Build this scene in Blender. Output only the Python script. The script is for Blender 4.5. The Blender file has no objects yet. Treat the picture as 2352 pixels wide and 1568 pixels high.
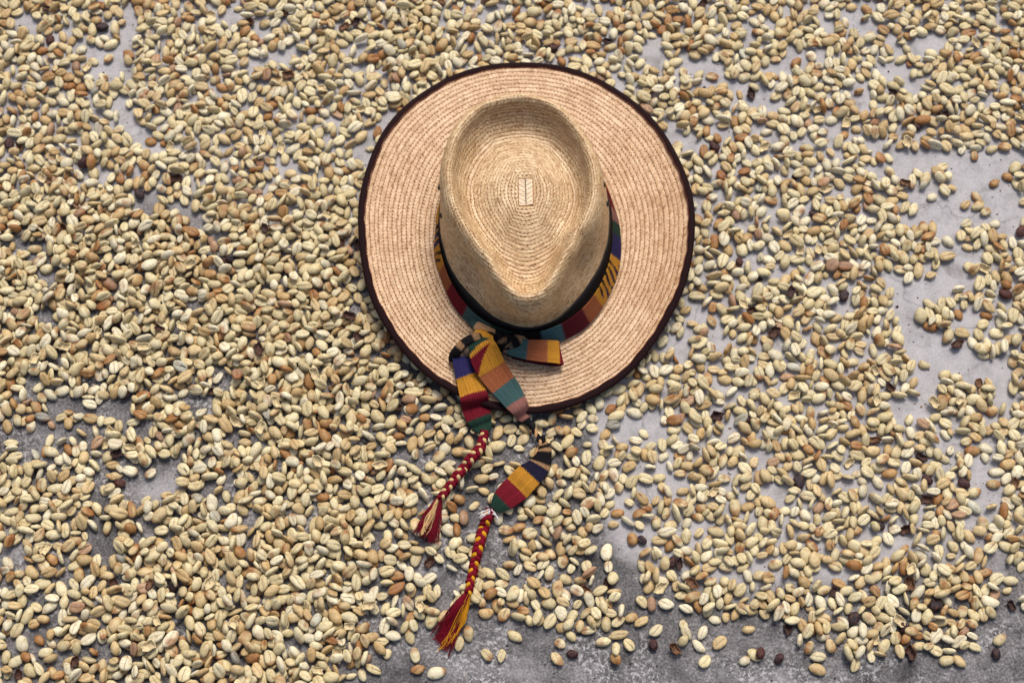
import bpy, math, random
import numpy as np

random.seed(11)
rng = np.random.default_rng(11)
rad = math.radians
scene = bpy.context.scene
COL = scene.collection

# ------------------------------------------------------------------ camera
TILT, DIST, FRAME_W = rad(22), 1.515, 1.0
FPX = 2352 * DIST / FRAME_W
CT, ST = math.cos(TILT), math.sin(TILT)
CAM = np.array([0, -DIST * ST, DIST * CT])
cd = bpy.data.cameras.new('camera')
cd.sensor_width = 36
cd.lens = 36 * DIST / FRAME_W
cd.clip_start, cd.clip_end = 0.01, 200
cd.dof.use_dof = True
cd.dof.focus_distance = 1.43
cd.dof.aperture_fstop = 6.3
cam = bpy.data.objects.new('camera', cd)
cam.location = CAM
cam.rotation_euler = (TILT, 0, 0)
COL.objects.link(cam)
scene.camera = cam

# ------------------------------------------------------------------ sky and sun (overcast)
SUN_EL, SUN_AZ = rad(58), rad(12)          # azimuth measured from +y towards +x
world = bpy.data.worlds.new('World')
scene.world = world
world.use_nodes = True
wn = world.node_tree
for n in list(wn.nodes):
    wn.nodes.remove(n)
wo = wn.nodes.new('ShaderNodeOutputWorld')
bg = wn.nodes.new('ShaderNodeBackground')
sk = wn.nodes.new('ShaderNodeTexSky')
sk.sky_type = 'NISHITA'
sk.sun_disc = False
sk.sun_elevation = SUN_EL
sk.sun_rotation = SUN_AZ
sk.air_density = 1.0
sk.dust_density = 6.0
sk.ozone_density = 1.0
bg.inputs['Strength'].default_value = 0.075
wn.links.new(sk.outputs['Color'], bg.inputs['Color'])
wn.links.new(bg.outputs['Background'], wo.inputs['Surface'])

sd = bpy.data.lights.new('sun', 'SUN')
sd.energy = 1.5
sd.angle = rad(22)
sd.color = (1.0, 0.95, 0.88)
sun = bpy.data.objects.new('sun', sd)
sun.rotation_euler = (-(math.pi / 2 - SUN_EL), 0, -SUN_AZ)
sun.location = (0.5, 2, 3)
COL.objects.link(sun)

scene.view_settings.view_transform = 'Standard'
scene.view_settings.look = 'None'
scene.view_settings.exposure = 0.58
scene.view_settings.gamma = 1
scene.view_settings.use_curve_mapping = False


# ------------------------------------------------------------------ helpers
def lin(r, g, b):
    o = []
    for v in (r, g, b):
        v /= 255.0
        o.append(v / 12.92 if v <= 0.04045 else ((v + 0.055) / 1.055) ** 2.4)
    return np.array(o)


def Q(u, v, z=0.0):
    """point at height z seen at (u, v) of a 2352 x 1568 picture"""
    dx, dy = (u - 1176) / FPX, (784 - v) / FPX
    d = np.array([dx, CT * dy + ST, ST * dy - CT])
    t = (z - CAM[2]) / d[2]
    return CAM + t * d


def to_px(P):
    P = np.atleast_2d(P) - CAM
    yc = CT * P[:, 1] + ST * P[:, 2]
    zc = -ST * P[:, 1] + CT * P[:, 2]
    return np.stack([1176 + FPX * P[:, 0] / -zc, 784 - FPX * yc / -zc, -zc], 1)


def mesh_np(name, V, quads=None, tris=None, uv=None, col=None, mat=None, smooth=True):
    me = bpy.data.meshes.new(name)
    V = np.asarray(V, dtype=np.float32)
    nq = 0 if quads is None else len(quads)
    nt = 0 if tris is None else len(tris)
    parts = []
    if nq:
        parts.append(np.asarray(quads, dtype=np.int32).ravel())
    if nt:
        parts.append(np.asarray(tris, dtype=np.int32).ravel())
    loops = np.concatenate(parts)
    starts = np.concatenate([np.arange(nq, dtype=np.int32) * 4, nq * 4 + np.arange(nt, dtype=np.int32) * 3])
    me.vertices.add(len(V))
    me.vertices.foreach_set('co', V.ravel())
    me.loops.add(len(loops))
    me.loops.foreach_set('vertex_index', loops)
    me.polygons.add(nq + nt)
    me.polygons.foreach_set('loop_start', starts.astype(np.int32))
    if uv is not None:
        l = me.uv_layers.new(name='UVMap')
        l.data.foreach_set('uv', np.asarray(uv, dtype=np.float32)[loops].ravel())
    if col is not None:
        a = me.color_attributes.new('Col', 'FLOAT_COLOR', 'POINT')
        c4 = np.ones((len(V), 4), dtype=np.float32)
        c4[:, :3] = col
        a.data.foreach_set('color', c4.ravel())
    me.update(calc_edges=True)
    me.validate()
    me.polygons.foreach_set('use_smooth', np.full(len(me.polygons), smooth))
    if mat:
        me.materials.append(mat)
    return me


def obj(name, me, parent=None):
    o = bpy.data.objects.new(name, me)
    COL.objects.link(o)
    o.parent = parent
    return o


def tag(o, label=None, cat=None, group=None, kind=None):
    if label: o['label'] = label
    if cat: o['category'] = cat
    if group: o['group'] = group
    if kind: o['kind'] = kind
    return o


def grid_quads(n, m, wrap_n=False, wrap_m=False, off=0):
    i = np.arange(n if wrap_n else n - 1)
    j = np.arange(m if wrap_m else m - 1)
    I, J = np.meshgrid(i, j, indexing='ij')
    I2, J2 = (I + 1) % n, (J + 1) % m
    return np.stack([I * m + J, I2 * m + J, I2 * m + J2, I * m + J2], -1).reshape(-1, 4) + off


def unit(v):
    return v / np.maximum(np.linalg.norm(v, axis=-1, keepdims=True), 1e-12)


def catmull(P, n):
    P = np.asarray(P, float)
    k = len(P)
    t = np.linspace(0, k - 1 - 1e-9, n)
    i = t.astype(int)
    f = (t - i)[:, None]
    g = lambda a: P[np.clip(a, 0, k - 1)]
    p0, p1, p2, p3 = g(i - 1), g(i), g(i + 1), g(i + 2)
    return 0.5 * (2 * p1 + (p2 - p0) * f + (2 * p0 - 5 * p1 + 4 * p2 - p3) * f ** 2 + (3 * p1 - p0 - 3 * p2 + p3) * f ** 3)


def sstep(a, b, x):
    t = np.clip((x - a) / (b - a), 0, 1)
    return t * t * (3 - 2 * t)


# ------------------------------------------------------------------ materials
def new_mat(name, rough=0.6, spec=0.4):
    m = bpy.data.materials.new(name)
    m.use_nodes = True
    nt = m.node_tree
    b = nt.nodes['Principled BSDF']
    b.inputs['Roughness'].default_value = rough
    b.inputs['Specular IOR Level'].default_value = spec
    return m, nt, b


def node(nt, t, **kw):
    n = nt.nodes.new(t)
    for k, v in kw.items():
        setattr(n, k, v)
    return n


def mixcol(nt, blend, fac, a, b):
    n = nt.nodes.new('ShaderNodeMix')
    n.data_type = 'RGBA'
    n.blend_type = blend
    for sock, val in ((0, fac), (6, a), (7, b)):
        if hasattr(val, 'links') or isinstance(val, bpy.types.NodeSocket):
            nt.links.new(val, n.inputs[sock])
        elif sock == 0:
            n.inputs[0].default_value = val
        else:
            n.inputs[sock].default_value = (*val[:3], 1)
    return n.outputs[2]


def math_n(nt, op, a, b=None, c=None):
    n = nt.nodes.new('ShaderNodeMath')
    n.operation = op
    for i, v in enumerate((a, b, c)):
        if v is None: continue
        if isinstance(v, bpy.types.NodeSocket):
            nt.links.new(v, n.inputs[i])
        else:
            n.inputs[i].default_value = v
    return n.outputs[0]


def ramp(nt, src, stops):
    r = nt.nodes.new('ShaderNodeValToRGB')
    e = r.color_ramp.elements
    while len(e) > 1:
        e.remove(e[-1])
    for i, (p, c) in enumerate(stops):
        el = e[0] if i == 0 else e.new(p)
        el.position = p
        c = (c, c, c) if np.isscalar(c) else tuple(c)
        el.color = (*c[:3], 1)
    nt.links.new(src, r.inputs['Fac'])
    return r.outputs['Color']


def noise(nt, vec, scale, detail=3, rough=0.55, dist=0.0):
    n = nt.nodes.new('ShaderNodeTexNoise')
    n.inputs['Scale'].default_value = scale
    n.inputs['Detail'].default_value = detail
    n.inputs['Roughness'].default_value = rough
    n.inputs['Distortion'].default_value = dist
    if vec is not None:
        nt.links.new(vec, n.inputs['Vector'])
    return n.outputs['Fac']


def bump(nt, b, height, strength, dist):
    n = nt.nodes.new('ShaderNodeBump')
    n.inputs['Strength'].default_value = strength
    n.inputs['Distance'].default_value = dist
    nt.links.new(height, n.inputs['Height'])
    nt.links.new(n.outputs['Normal'], b.inputs['Normal'])


def mat_bean():
    m, nt, b = new_mat('coffee_parchment', 0.52, 0.35)
    at = node(nt, 'ShaderNodeAttribute', attribute_name='Col')
    geo = node(nt, 'ShaderNodeNewGeometry')
    n1 = noise(nt, geo.outputs['Position'], 420, 4, 0.6)
    n2 = noise(nt, geo.outputs['Position'], 1900, 2, 0.6)
    c = mixcol(nt, 'MULTIPLY', 1.0, at.outputs['Color'], ramp(nt, n1, [(0.28, (0.74, 0.64, 0.50)), (0.5, (0.98, 0.97, 0.95)), (0.75, (1.08, 1.08, 1.08))]))
    n3 = noise(nt, geo.outputs['Position'], 170, 4, 0.65, 0.4)
    c = mixcol(nt, 'MULTIPLY', 1.0, c, ramp(nt, n3, [(0.30, (0.68, 0.54, 0.38)), (0.40, (0.95, 0.91, 0.84)), (0.47, 1.0)]))
    c = mixcol(nt, 'MULTIPLY', 1.0, c, ramp(nt, n2, [(0.25, (0.8, 0.74, 0.66)), (0.42, 1.0)]))
    nt.links.new(c, b.inputs['Base Color'])
    bump(nt, b, n1, 0.35, 0.0008)
    return m


def mat_vcol(name, rough, spec, nscale=900, lo=0.6, bs=0.4, bd=0.0006):
    m, nt, b = new_mat(name, rough, spec)
    at = node(nt, 'ShaderNodeAttribute', attribute_name='Col')
    geo = node(nt, 'ShaderNodeNewGeometry')
    n1 = noise(nt, geo.outputs['Position'], nscale, 4, 0.65)
    c = mixcol(nt, 'MULTIPLY', 1.0, at.outputs['Color'], ramp(nt, n1, [(0.3, lo), (0.62, 1.08)]))
    nt.links.new(c, b.inputs['Base Color'])
    bump(nt, b, n1, bs, bd)
    return m


def mat_straw(name, pale, mid, dark, thread, rough):
    """palm braid: UV.x = metres along the row, UV.y = 0..1 across the row"""
    m, nt, b = new_mat(name, rough, 0.45)
    uv = node(nt, 'ShaderNodeUVMap')
    sep = node(nt, 'ShaderNodeSeparateXYZ')
    nt.links.new(uv.outputs['UV'], sep.inputs[0])
    x, y = sep.outputs['X'], sep.outputs['Y']
    # chevron: shear along the row by the distance from its middle
    a = math_n(nt, 'ABSOLUTE', math_n(nt, 'SUBTRACT', y, 0.5))
    xs = math_n(nt, 'ADD', x, math_n(nt, 'MULTIPLY', a, 0.0045))
    side = math_n(nt, 'GREATER_THAN', y, 0.5)
    comb = node(nt, 'ShaderNodeCombineXYZ')
    nt.links.new(math_n(nt, 'MULTIPLY', xs, 520.0), comb.inputs[0])
    nt.links.new(math_n(nt, 'MULTIPLY', side, 7.3), comb.inputs[1])
    nt.links.new(math_n(nt, 'MULTIPLY', a, 0.9), comb.inputs[2])
    oi = node(nt, 'ShaderNodeObjectInfo')
    off = node(nt, 'ShaderNodeVectorMath', operation='ADD')
    nt.links.new(comb.outputs[0], off.inputs[0])
    cr = node(nt, 'ShaderNodeCombineXYZ')
    nt.links.new(math_n(nt, 'MULTIPLY', oi.outputs['Random'], 91.0), cr.inputs[1])
    nt.links.new(cr.outputs[0], off.inputs[1])
    strand = noise(nt, off.outputs[0], 0.62, 2, 0.6)
    comb2 = node(nt, 'ShaderNodeCombineXYZ')
    nt.links.new(math_n(nt, 'MULTIPLY', x, 60.0), comb2.inputs[0])
    nt.links.new(y, comb2.inputs[1])
    off2 = node(nt, 'ShaderNodeVectorMath', operation='ADD')
    nt.links.new(comb2.outputs[0], off2.inputs[0])
    nt.links.new(cr.outputs[0], off2.inputs[1])
    longn = noise(nt, off2.outputs[0], 1.0, 3, 0.6)
    c = ramp(nt, strand, [(0.30, dark), (0.44, mid), (0.58, pale), (0.74, np.minimum(np.array(pale) * 1.12, 0.95))])
    c = mixcol(nt, 'MULTIPLY', 1.0, c, ramp(nt, longn, [(0.32, (0.74, 0.66, 0.58)), (0.56, 1.03)]))
    geo = node(nt, 'ShaderNodeNewGeometry')
    big = noise(nt, geo.outputs['Position'], 30, 3, 0.6)
    c = mixcol(nt, 'MULTIPLY', 1.0, c, ramp(nt, big, [(0.32, (0.86, 0.80, 0.72)), (0.6, 1.02)]))
    # sewing thread along the joint
    dash = math_n(nt, 'GREATER_THAN', math_n(nt, 'FRACT', math_n(nt, 'MULTIPLY', x, 260.0)), 0.32)
    line = math_n(nt, 'MULTIPLY', math_n(nt, 'LESS_THAN', y, 0.09), dash)
    c = mixcol(nt, 'MIX', math_n(nt, 'MULTIPLY', line, 0.34), c, thread)
    nt.links.new(c, b.inputs['Base Color'])
    bump(nt, b, strand, 0.55, 0.0007)
    return m


def mat_ground():
    m, nt, b = new_mat('weathered_concrete', 0.85, 0.25)
    at = node(nt, 'ShaderNodeAttribute', attribute_name='Col')
    geo = node(nt, 'ShaderNodeNewGeometry')
    pos = geo.outputs['Position']
    n_big = noise(nt, pos, 9, 5, 0.6)
    n_mid = noise(nt, pos, 55, 5, 0.65)
    n_fine = noise(nt, pos, 420, 4, 0.7)
    n_grit = noise(nt, pos, 1100, 2, 0.6)
    sepc = node(nt, 'ShaderNodeSeparateColor')
    nt.links.new(at.outputs['Color'], sepc.inputs[0])
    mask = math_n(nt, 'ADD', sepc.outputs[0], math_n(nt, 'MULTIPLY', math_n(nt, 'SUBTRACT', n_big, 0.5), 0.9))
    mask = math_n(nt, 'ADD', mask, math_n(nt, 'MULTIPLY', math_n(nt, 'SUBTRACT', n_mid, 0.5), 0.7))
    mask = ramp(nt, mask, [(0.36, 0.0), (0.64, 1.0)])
    light = mixcol(nt, 'MULTIPLY', 1.0, lin(178, 176, 179), ramp(nt, n_mid, [(0.3, 0.74), (0.5, 0.97), (0.68, 1.08)]))
    light = mixcol(nt, 'MULTIPLY', 1.0, light, ramp(nt, n_fine, [(0.34, 0.86), (0.58, 1.04)]))
    light = mixcol(nt, 'MULTIPLY', 1.0, light, ramp(nt, noise(nt, pos, 26, 5, 0.65, 1.2), [(0.30, (0.66, 0.65, 0.63)), (0.44, 0.97), (0.6, 1.02)]))
    light = mixcol(nt, 'MULTIPLY', 1.0, light, ramp(nt, noise(nt, pos, 620, 2, 0.5), [(0.27, 0.40), (0.33, 1.0)]))
    light = mixcol(nt, 'MULTIPLY', 1.0, light, ramp(nt, n_grit, [(0.24, 0.62), (0.36, 1.0)]))
    dark = ramp(nt, n_fine, [(0.30, lin(70, 69, 71)), (0.48, lin(104, 102, 104)), (0.70, lin(146, 144, 145))])
    blotch = noise(nt, pos, 13, 6, 0.65, 0.8)
    dark = mixcol(nt, 'MULTIPLY', 1.0, dark, ramp(nt, blotch, [(0.32, 0.42), (0.45, 0.85), (0.56, 1.1), (0.70, 1.5)]))
    dark = mixcol(nt, 'MULTIPLY', 1.0, dark, ramp(nt, n_mid, [(0.34, 0.62), (0.64, 1.2)]))
    worn = math_n(nt, 'MULTIPLY', ramp(nt, noise(nt, pos, 250, 3, 0.7), [(0.50, 0.0), (0.60, 1.0)]), ramp(nt, noise(nt, pos, 17, 4, 0.6, 0.5), [(0.46, 0.0), (0.58, 0.85)]))
    dark = mixcol(nt, 'MIX', worn, dark, lin(186, 184, 186))
    pit = math_n(nt, 'MULTIPLY', ramp(nt, noise(nt, pos, 330, 3, 0.7), [(0.55, 0.0), (0.63, 1.0)]), ramp(nt, noise(nt, pos, 24, 3, 0.6), [(0.48, 0.0), (0.6, 0.8)]))
    dark = mixcol(nt, 'MIX', pit, dark, lin(46, 45, 47))
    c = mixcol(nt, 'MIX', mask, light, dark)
    # hairline cracks
    vo = node(nt, 'ShaderNodeTexVoronoi', feature='DISTANCE_TO_EDGE')
    vo.inputs['Scale'].default_value = 3.1
    wv = node(nt, 'ShaderNodeVectorMath', operation='ADD')
    sc = node(nt, 'ShaderNodeVectorMath', operation='SCALE')
    nz = node(nt, 'ShaderNodeTexNoise')
    nz.inputs['Scale'].default_value = 22
    nz.inputs['Detail'].default_value = 5
    nt.links.new(pos, nz.inputs['Vector'])
    nt.links.new(nz.outputs['Color'], sc.inputs[0])
    sc.inputs['Scale'].default_value = 0.07
    nt.links.new(pos, wv.inputs[0])
    nt.links.new(sc.outputs[0], wv.inputs[1])
    nt.links.new(wv.outputs[0], vo.inputs['Vector'])
    crack = ramp(nt, vo.outputs['Distance'], [(0.0, 0.35), (0.0045, 1.0)])
    c = mixcol(nt, 'MULTIPLY', 0.5, c, crack)
    nt.links.new(c, b.inputs['Base Color'])
    bump(nt, b, n_fine, 0.35, 0.0012)
    return m


def mat_plain(name, col, rough, spec=0.3, nscale=600, amp=0.35):
    m, nt, b = new_mat(name, rough, spec)
    geo = node(nt, 'ShaderNodeNewGeometry')
    n1 = noise(nt, geo.outputs['Position'], nscale, 3, 0.6)
    c = mixcol(nt, 'MULTIPLY', 1.0, col, ramp(nt, n1, [(0.3, 1 - amp), (0.65, 1 + amp * 0.3)]))
    nt.links.new(c, b.inputs['Base Color'])
    bump(nt, b, n1, 0.4, 0.0005)
    return m


M_BEAN = mat_bean()
M_HUSK = mat_vcol('dried_husk_skin', 0.42, 0.45, 700, 0.45, 0.8, 0.0015)
M_SHELL = mat_vcol('parchment_shell', 0.6, 0.3, 500, 0.8, 0.4, 0.0006)
M_CLOTH = mat_vcol('woven_cotton', 0.85, 0.15, 1500, 0.72, 0.35, 0.0005)
M_BRIM = mat_straw('palm_braid_brim', lin(222, 191, 157), lin(204, 168, 130), lin(164, 122, 84), lin(130, 90, 58), 0.5)
M_CROWN = mat_straw('palm_braid_crown', lin(222, 196, 157), lin(202, 169, 126), lin(154, 115, 74), lin(112, 78, 46), 0.4)
M_SHELLIN = mat_plain('straw_backing', lin(150, 112, 78), 0.7)
M_BIND = mat_plain('brown_binding', lin(34, 14, 17), 0.8, 0.12, 1400, 0.5)
M_STITCH = mat_plain('rust_stitching', lin(118, 66, 46), 0.7, 0.2, 1500, 0.5)
M_RIBBON = mat_plain('black_ribbon', lin(26, 20, 20), 0.6, 0.3, 1200, 0.3)
M_EYE = mat_plain('dark_metal', lin(24, 24, 26), 0.35, 0.5)
M_PATCH = mat_plain('split_palm', lin(226, 200, 166), 0.5, 0.4, 240, 0.22)
M_PATCHST = mat_plain('straw_thread', lin(176, 134, 92), 0.6)
M_GROUND = mat_ground()

# ------------------------------------------------------------------ ground
axis = lambda lo, hi, st: np.concatenate([[-20, -6, -2.5, -1.2], np.arange(lo, hi, st), [1.3, 2.6, 6, 20]])
gx, gy = axis(-0.8, 0.8001, 0.01), axis(-0.6, 0.7001, 0.01)
GX, GY = np.meshgrid(gx, gy, indexing='ij')
gp = to_px(np.stack([np.clip(GX, -0.8, 0.8).ravel(), np.clip(GY, -0.6, 0.7).ravel(), np.zeros(GX.size)], 1))
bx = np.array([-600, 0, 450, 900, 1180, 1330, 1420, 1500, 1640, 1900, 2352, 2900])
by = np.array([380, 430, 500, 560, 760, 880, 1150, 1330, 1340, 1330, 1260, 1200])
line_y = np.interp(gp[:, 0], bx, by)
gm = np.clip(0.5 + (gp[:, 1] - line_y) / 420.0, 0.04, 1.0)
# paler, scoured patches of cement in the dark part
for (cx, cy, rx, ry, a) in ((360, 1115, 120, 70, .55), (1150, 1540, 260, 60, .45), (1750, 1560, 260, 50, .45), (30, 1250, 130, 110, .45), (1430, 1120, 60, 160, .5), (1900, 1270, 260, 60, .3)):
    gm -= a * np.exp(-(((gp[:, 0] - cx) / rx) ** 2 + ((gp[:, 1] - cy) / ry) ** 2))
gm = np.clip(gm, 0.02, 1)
GV = np.stack([GX.ravel(), GY.ravel(), np.zeros(GX.size)], 1)
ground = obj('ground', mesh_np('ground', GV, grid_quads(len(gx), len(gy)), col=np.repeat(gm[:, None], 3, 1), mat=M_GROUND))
tag(ground, kind='structure')

# ------------------------------------------------------------------ hat outline (used by the beans too)
HX, HY, HROT = 0.013, 0.113, rad(1.2)
RX_E, RY_E, EY = 0.1645, 0.1925, 0.003
RX_B, RY_B, BY = 0.0818, 0.1095, -0.0065
RIDGE = [(-180, .0712), (-155, .0695), (-135, .0715), (-117, .0800), (-105, .0960), (-97, .1090), (-91, .1125), (-84, .1090), (-76, .0950), (-65, .0785), (-46, .0655), (-15, .0645), (8, .0650), (33, .0705), (55, .0805), (74, .0935), (91, .0985), (115, .0970), (134, .0890), (151, .0800)]
WALL = [(-180, .0835), (-158, .0850), (-141, .0905), (-120, .0985), (-107, .1072), (-95, .1132), (-88, .1142), (-78, .1110), (-66, .1010), (-50, .0915), (-28, .0835), (-8, .0815), (10, .0825), (40, .0900), (65, .0990), (90, .1040), (115, .0990), (140, .0900), (165, .0840)]


def polar(tab, phi, k=30):
    """periodic smoothed radius table"""
    d, r = np.array(tab).T
    g = np.arange(720) * .5 - 180
    rr_ = np.interp(g, np.concatenate([d - 360, d, d + 360]), np.concatenate([r, r, r]))
    for _ in range(k):
        rr_ = (np.roll(rr_, 1) + 2 * rr_ + np.roll(rr_, -1)) / 4
    x = (np.degrees(phi) + 180) % 360 * 2
    i = x.astype(int) % 720
    f = x - x.astype(int)
    return rr_[i] * (1 - f) + rr_[(i + 1) % 720] * f


def ell_r(phi, ax, ay, cy):
    """radius from the hat centre of an ellipse shifted by cy"""
    c, s = np.cos(phi), np.sin(phi)
    A = (c / ax) ** 2 + (s / ay) ** 2
    B = -2 * s * cy / ay ** 2
    C = (cy / ay) ** 2 - 1
    return (-B + np.sqrt(B * B - 4 * A * C)) / (2 * A)


def to_hat(x, y):
    dx, dy = x - HX, y - HY
    c, s = math.cos(-HROT), math.sin(-HROT)
    return c * dx - s * dy, s * dx + c * dy


def brim_t(x, y):
    lx, ly = to_hat(x, y)
    phi, r = np.arctan2(ly, lx), np.hypot(lx, ly)
    rb, re = ell_r(phi, RX_B, RY_B, BY) + 0.004, ell_r(phi, RX_E, RY_E, EY)
    return (r - rb) / (re - rb), phi, r, re


def brim_dz(t, phi):
    t = np.clip(t, 0, 1.05)
    return np.cos(phi) ** 2 * 0.013 * t ** 2.2 - np.sin(phi) ** 2 * 0.006 * t ** 1.5 + 0.0016 * np.sin(3 * phi + 1.1) * t


# ------------------------------------------------------------------ bean spread: where the concrete shows
def T(k, pts):
    ox, oy = {1: (0, 0), 2: (0, 784), 3: (1411, 0), 4: (1411, 784)}[k]
    return [(ox + x * .5, oy + y * .5) for x, y in pts]


def T6(pts):
    return [(846.7 + .42 * x, 909.8 + .42 * y) for x, y in pts]


GAPS = []                                   # (polyline in picture points, radius, density factor)
for k, pts, r, d in (
        (1, [(600, 60), (595, 160), (530, 280), (440, 320)], 17, .1), (1, [(420, 215), (540, 290)], 16, .1),
        (1, [(545, 480), (590, 560), (640, 620), (690, 680)], 19, .08), (1, [(640, 880), (700, 930), (800, 950), (885, 965), (905, 1020)], 22, .1),
        (1, [(1790, 530), (1740, 600), (1620, 660), (1690, 710)], 20, .12), (1, [(990, 400), (1010, 440)], 12, .3), (1, [(1150, 280), (1330, 240)], 14, .3),
        (1, [(90, 90), (150, 110)], 17, .2), (1, [(970, 30), (1090, 80)], 16, .25), (1, [(410, 800), (480, 790)], 14, .3), (1, [(380, 210), (400, 260)], 14, .3),
        (1, [(90, 1150), (180, 1180), (230, 1270)], 24, .35), (1, [(960, 1100), (1040, 1080)], 15, .35), (1, [(190, 1450), (250, 1470)], 20, .35),
        (1, [(890, 1390), (900, 1400)], 15, .3), (1, [(1220, 890), (1250, 920)], 15, .3), (1, [(1250, 690), (1340, 760)], 13, .4), (1, [(1480, 530), (1560, 560)], 13, .4),
        (2, [(130, 210), (230, 270), (420, 300), (580, 320)], 22, .3), (2, [(330, 400), (150, 430), (60, 420)], 26, .4), (2, [(150, 470), (120, 540)], 20, .25),
        (2, [(640, 620), (720, 620), (770, 600)], 34, .04), (2, [(600, 690), (720, 680)], 30, .1), (2, [(430, 930), (500, 920)], 30, .12), (2, [(330, 1000), (290, 1080)], 24, .25),
        (2, [(60, 980), (20, 1000)], 30, .3), (2, [(960, 690), (1050, 700)], 24, .25), (2, [(1070, 420), (1150, 450)], 22, .25), (2, [(1000, 110), (1040, 200)], 16, .3),
        (2, [(860, 260), (930, 300)], 20, .25), (2, [(540, 350), (640, 400)], 18, .3), (2, [(700, 850), (780, 880)], 22, .35), (2, [(1150, 800), (1130, 900)], 22, .35),
        (2, [(200, 1180), (230, 1260)], 22, .35), (2, [(400, 1400), (470, 1440)], 24, .3), (2, [(40, 1420), (150, 1380)], 22, .35), (2, [(1780, 1500), (1870, 1560)], 24, .25),
        (2, [(1640, 60), (1560, 90)], 14, .4), (2, [(1250, 1380), (1500, 1420)], 12, .5), (2, [(470, 560), (440, 760)], 16, .4), (2, [(1420, 860), (1440, 760)], 16, .35),
        (3, [(1230, 790), (1450, 720), (1680, 760), (1780, 740)], 26, .02), (3, [(1400, 930), (1560, 880), (1720, 850), (1780, 960)], 52, .01),
        (3, [(1330, 1000), (1500, 980), (1700, 990)], 26, .03), (3, [(1560, 1030), (1540, 1130), (1560, 1250), (1400, 1340)], 32, .03), (3, [(1290, 1290), (1350, 1420), (1360, 1568)], 24, .05),
        (3, [(1640, 1440), (1720, 1540)], 20, .15), (3, [(1310, 240), (1400, 210), (1470, 180)], 20, .12), (3, [(1280, 310), (1390, 400)], 20, .12), (3, [(1220, 280), (1120, 460)], 13, .3),
        (3, [(940, 40), (985, 150)], 14, .25), (3, [(180, 190), (190, 300)], 20, .12), (3, [(320, 290), (420, 300), (480, 340)], 18, .2), (3, [(420, 380), (640, 400), (700, 440)], 15, .25),
        (3, [(640, 460), (760, 500)], 18, .2), (3, [(230, 640), (340, 660)], 16, .2), (3, [(750, 290), (850, 250)], 15, .3), (3, [(880, 270), (1140, 150)], 12, .4), (3, [(940, 560), (1000, 640)], 15, .25),
        (3, [(1100, 590), (1220, 700)], 18, .25), (3, [(1050, 60), (1160, 110)], 16, .3), (3, [(330, 350), (480, 590)], 12, .5), (3, [(560, 560), (500, 640)], 14, .4), (3, [(860, 660), (960, 700)], 12, .4),
        (3, [(340, 1380), (380, 1440)], 18, .3), (3, [(700, 960), (760, 950)], 12, .4), (3, [(1660, 1180), (1590, 1200)], 14, .3), (3, [(1740, 640), (1760, 660)], 14, .3),
        (4, [(1420, 30), (1560, 60), (1660, 120)], 36, .06), (4, [(1440, 150), (1430, 260), (1300, 320)], 20, .12), (4, [(1380, 380), (1450, 300)], 16, .3), (4, [(1740, 100), (1800, 260)], 18, .25),
        (4, [(1580, 470), (1700, 600), (1760, 720)], 18, .25), (4, [(1640, 660), (1740, 740)], 20, .25), (4, [(480, 180), (560, 240)], 16, .3), (4, [(520, 400), (560, 440)], 16, .3), (4, [(150, 350), (60, 430)], 18, .3),
        (4, [(240, 600), (300, 680)], 14, .4), (4, [(40, 880), (60, 1180)], 16, .25), (4, [(20, 960), (80, 1100)], 18, .25), (4, [(330, 850), (480, 870)], 18, .3), (4, [(960, 1060), (1060, 1100)], 16, .25),
        (4, [(1120, 720), (1180, 760)], 14, .35), (4, [(1220, 620), (1200, 690)], 14, .35), (4, [(330, 30), (330, 60)], 14, .3), (4, [(1200, 980), (1330, 900)], 14, .35), (4, [(1740, 1000), (1850, 1100), (1790, 1260)], 26, .2)):
    GAPS.append((T(k, pts), r * .9, d))
for pts, r, d in (([(1080, 130), (1150, 240)], 20, .3), ([(1230, 440), (1170, 330)], 16, .3), ([(700, 880), (640, 800)], 28, .3), ([(470, 1000), (360, 930)], 26, .25), ([(560, 520), (590, 600)], 18, .25),
                  ([(1350, 700), (1420, 860), (1420, 1090)], 17, .2), ([(1560, 130), (1600, 200), (1500, 250)], 16, .3), ([(640, 1180), (560, 1260)], 22, .3), ([(1120, 500), (1050, 420)], 12, .4)):
    GAPS.append((T6(pts), r, d))
BOT_X = np.array([-900, 0, 620, 860, 960, 1130, 1270, 1400, 1480, 1560, 1660, 1760, 1860, 1990, 2110, 2220, 2290, 2400, 3200])
BOT_Y = np.array([1900, 1860, 1700, 1545, 1475, 1440, 1455, 1462, 1430, 1390, 1425, 1432, 1500, 1512, 1508, 1500, 1425, 1420, 1420])


def seg_d(p, pts):
    best = 1e9
    for (ax, ay), (bx_, by_) in zip(pts[:-1], pts[1:]):
        dx, dy = bx_ - ax, by_ - ay
        t = max(0, min(1, ((p[0] - ax) * dx + (p[1] - ay) * dy) / (dx * dx + dy * dy + 1e-9)))
        best = min(best, math.hypot(p[0] - ax - t * dx, p[1] - ay - t * dy))
    return best


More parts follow.
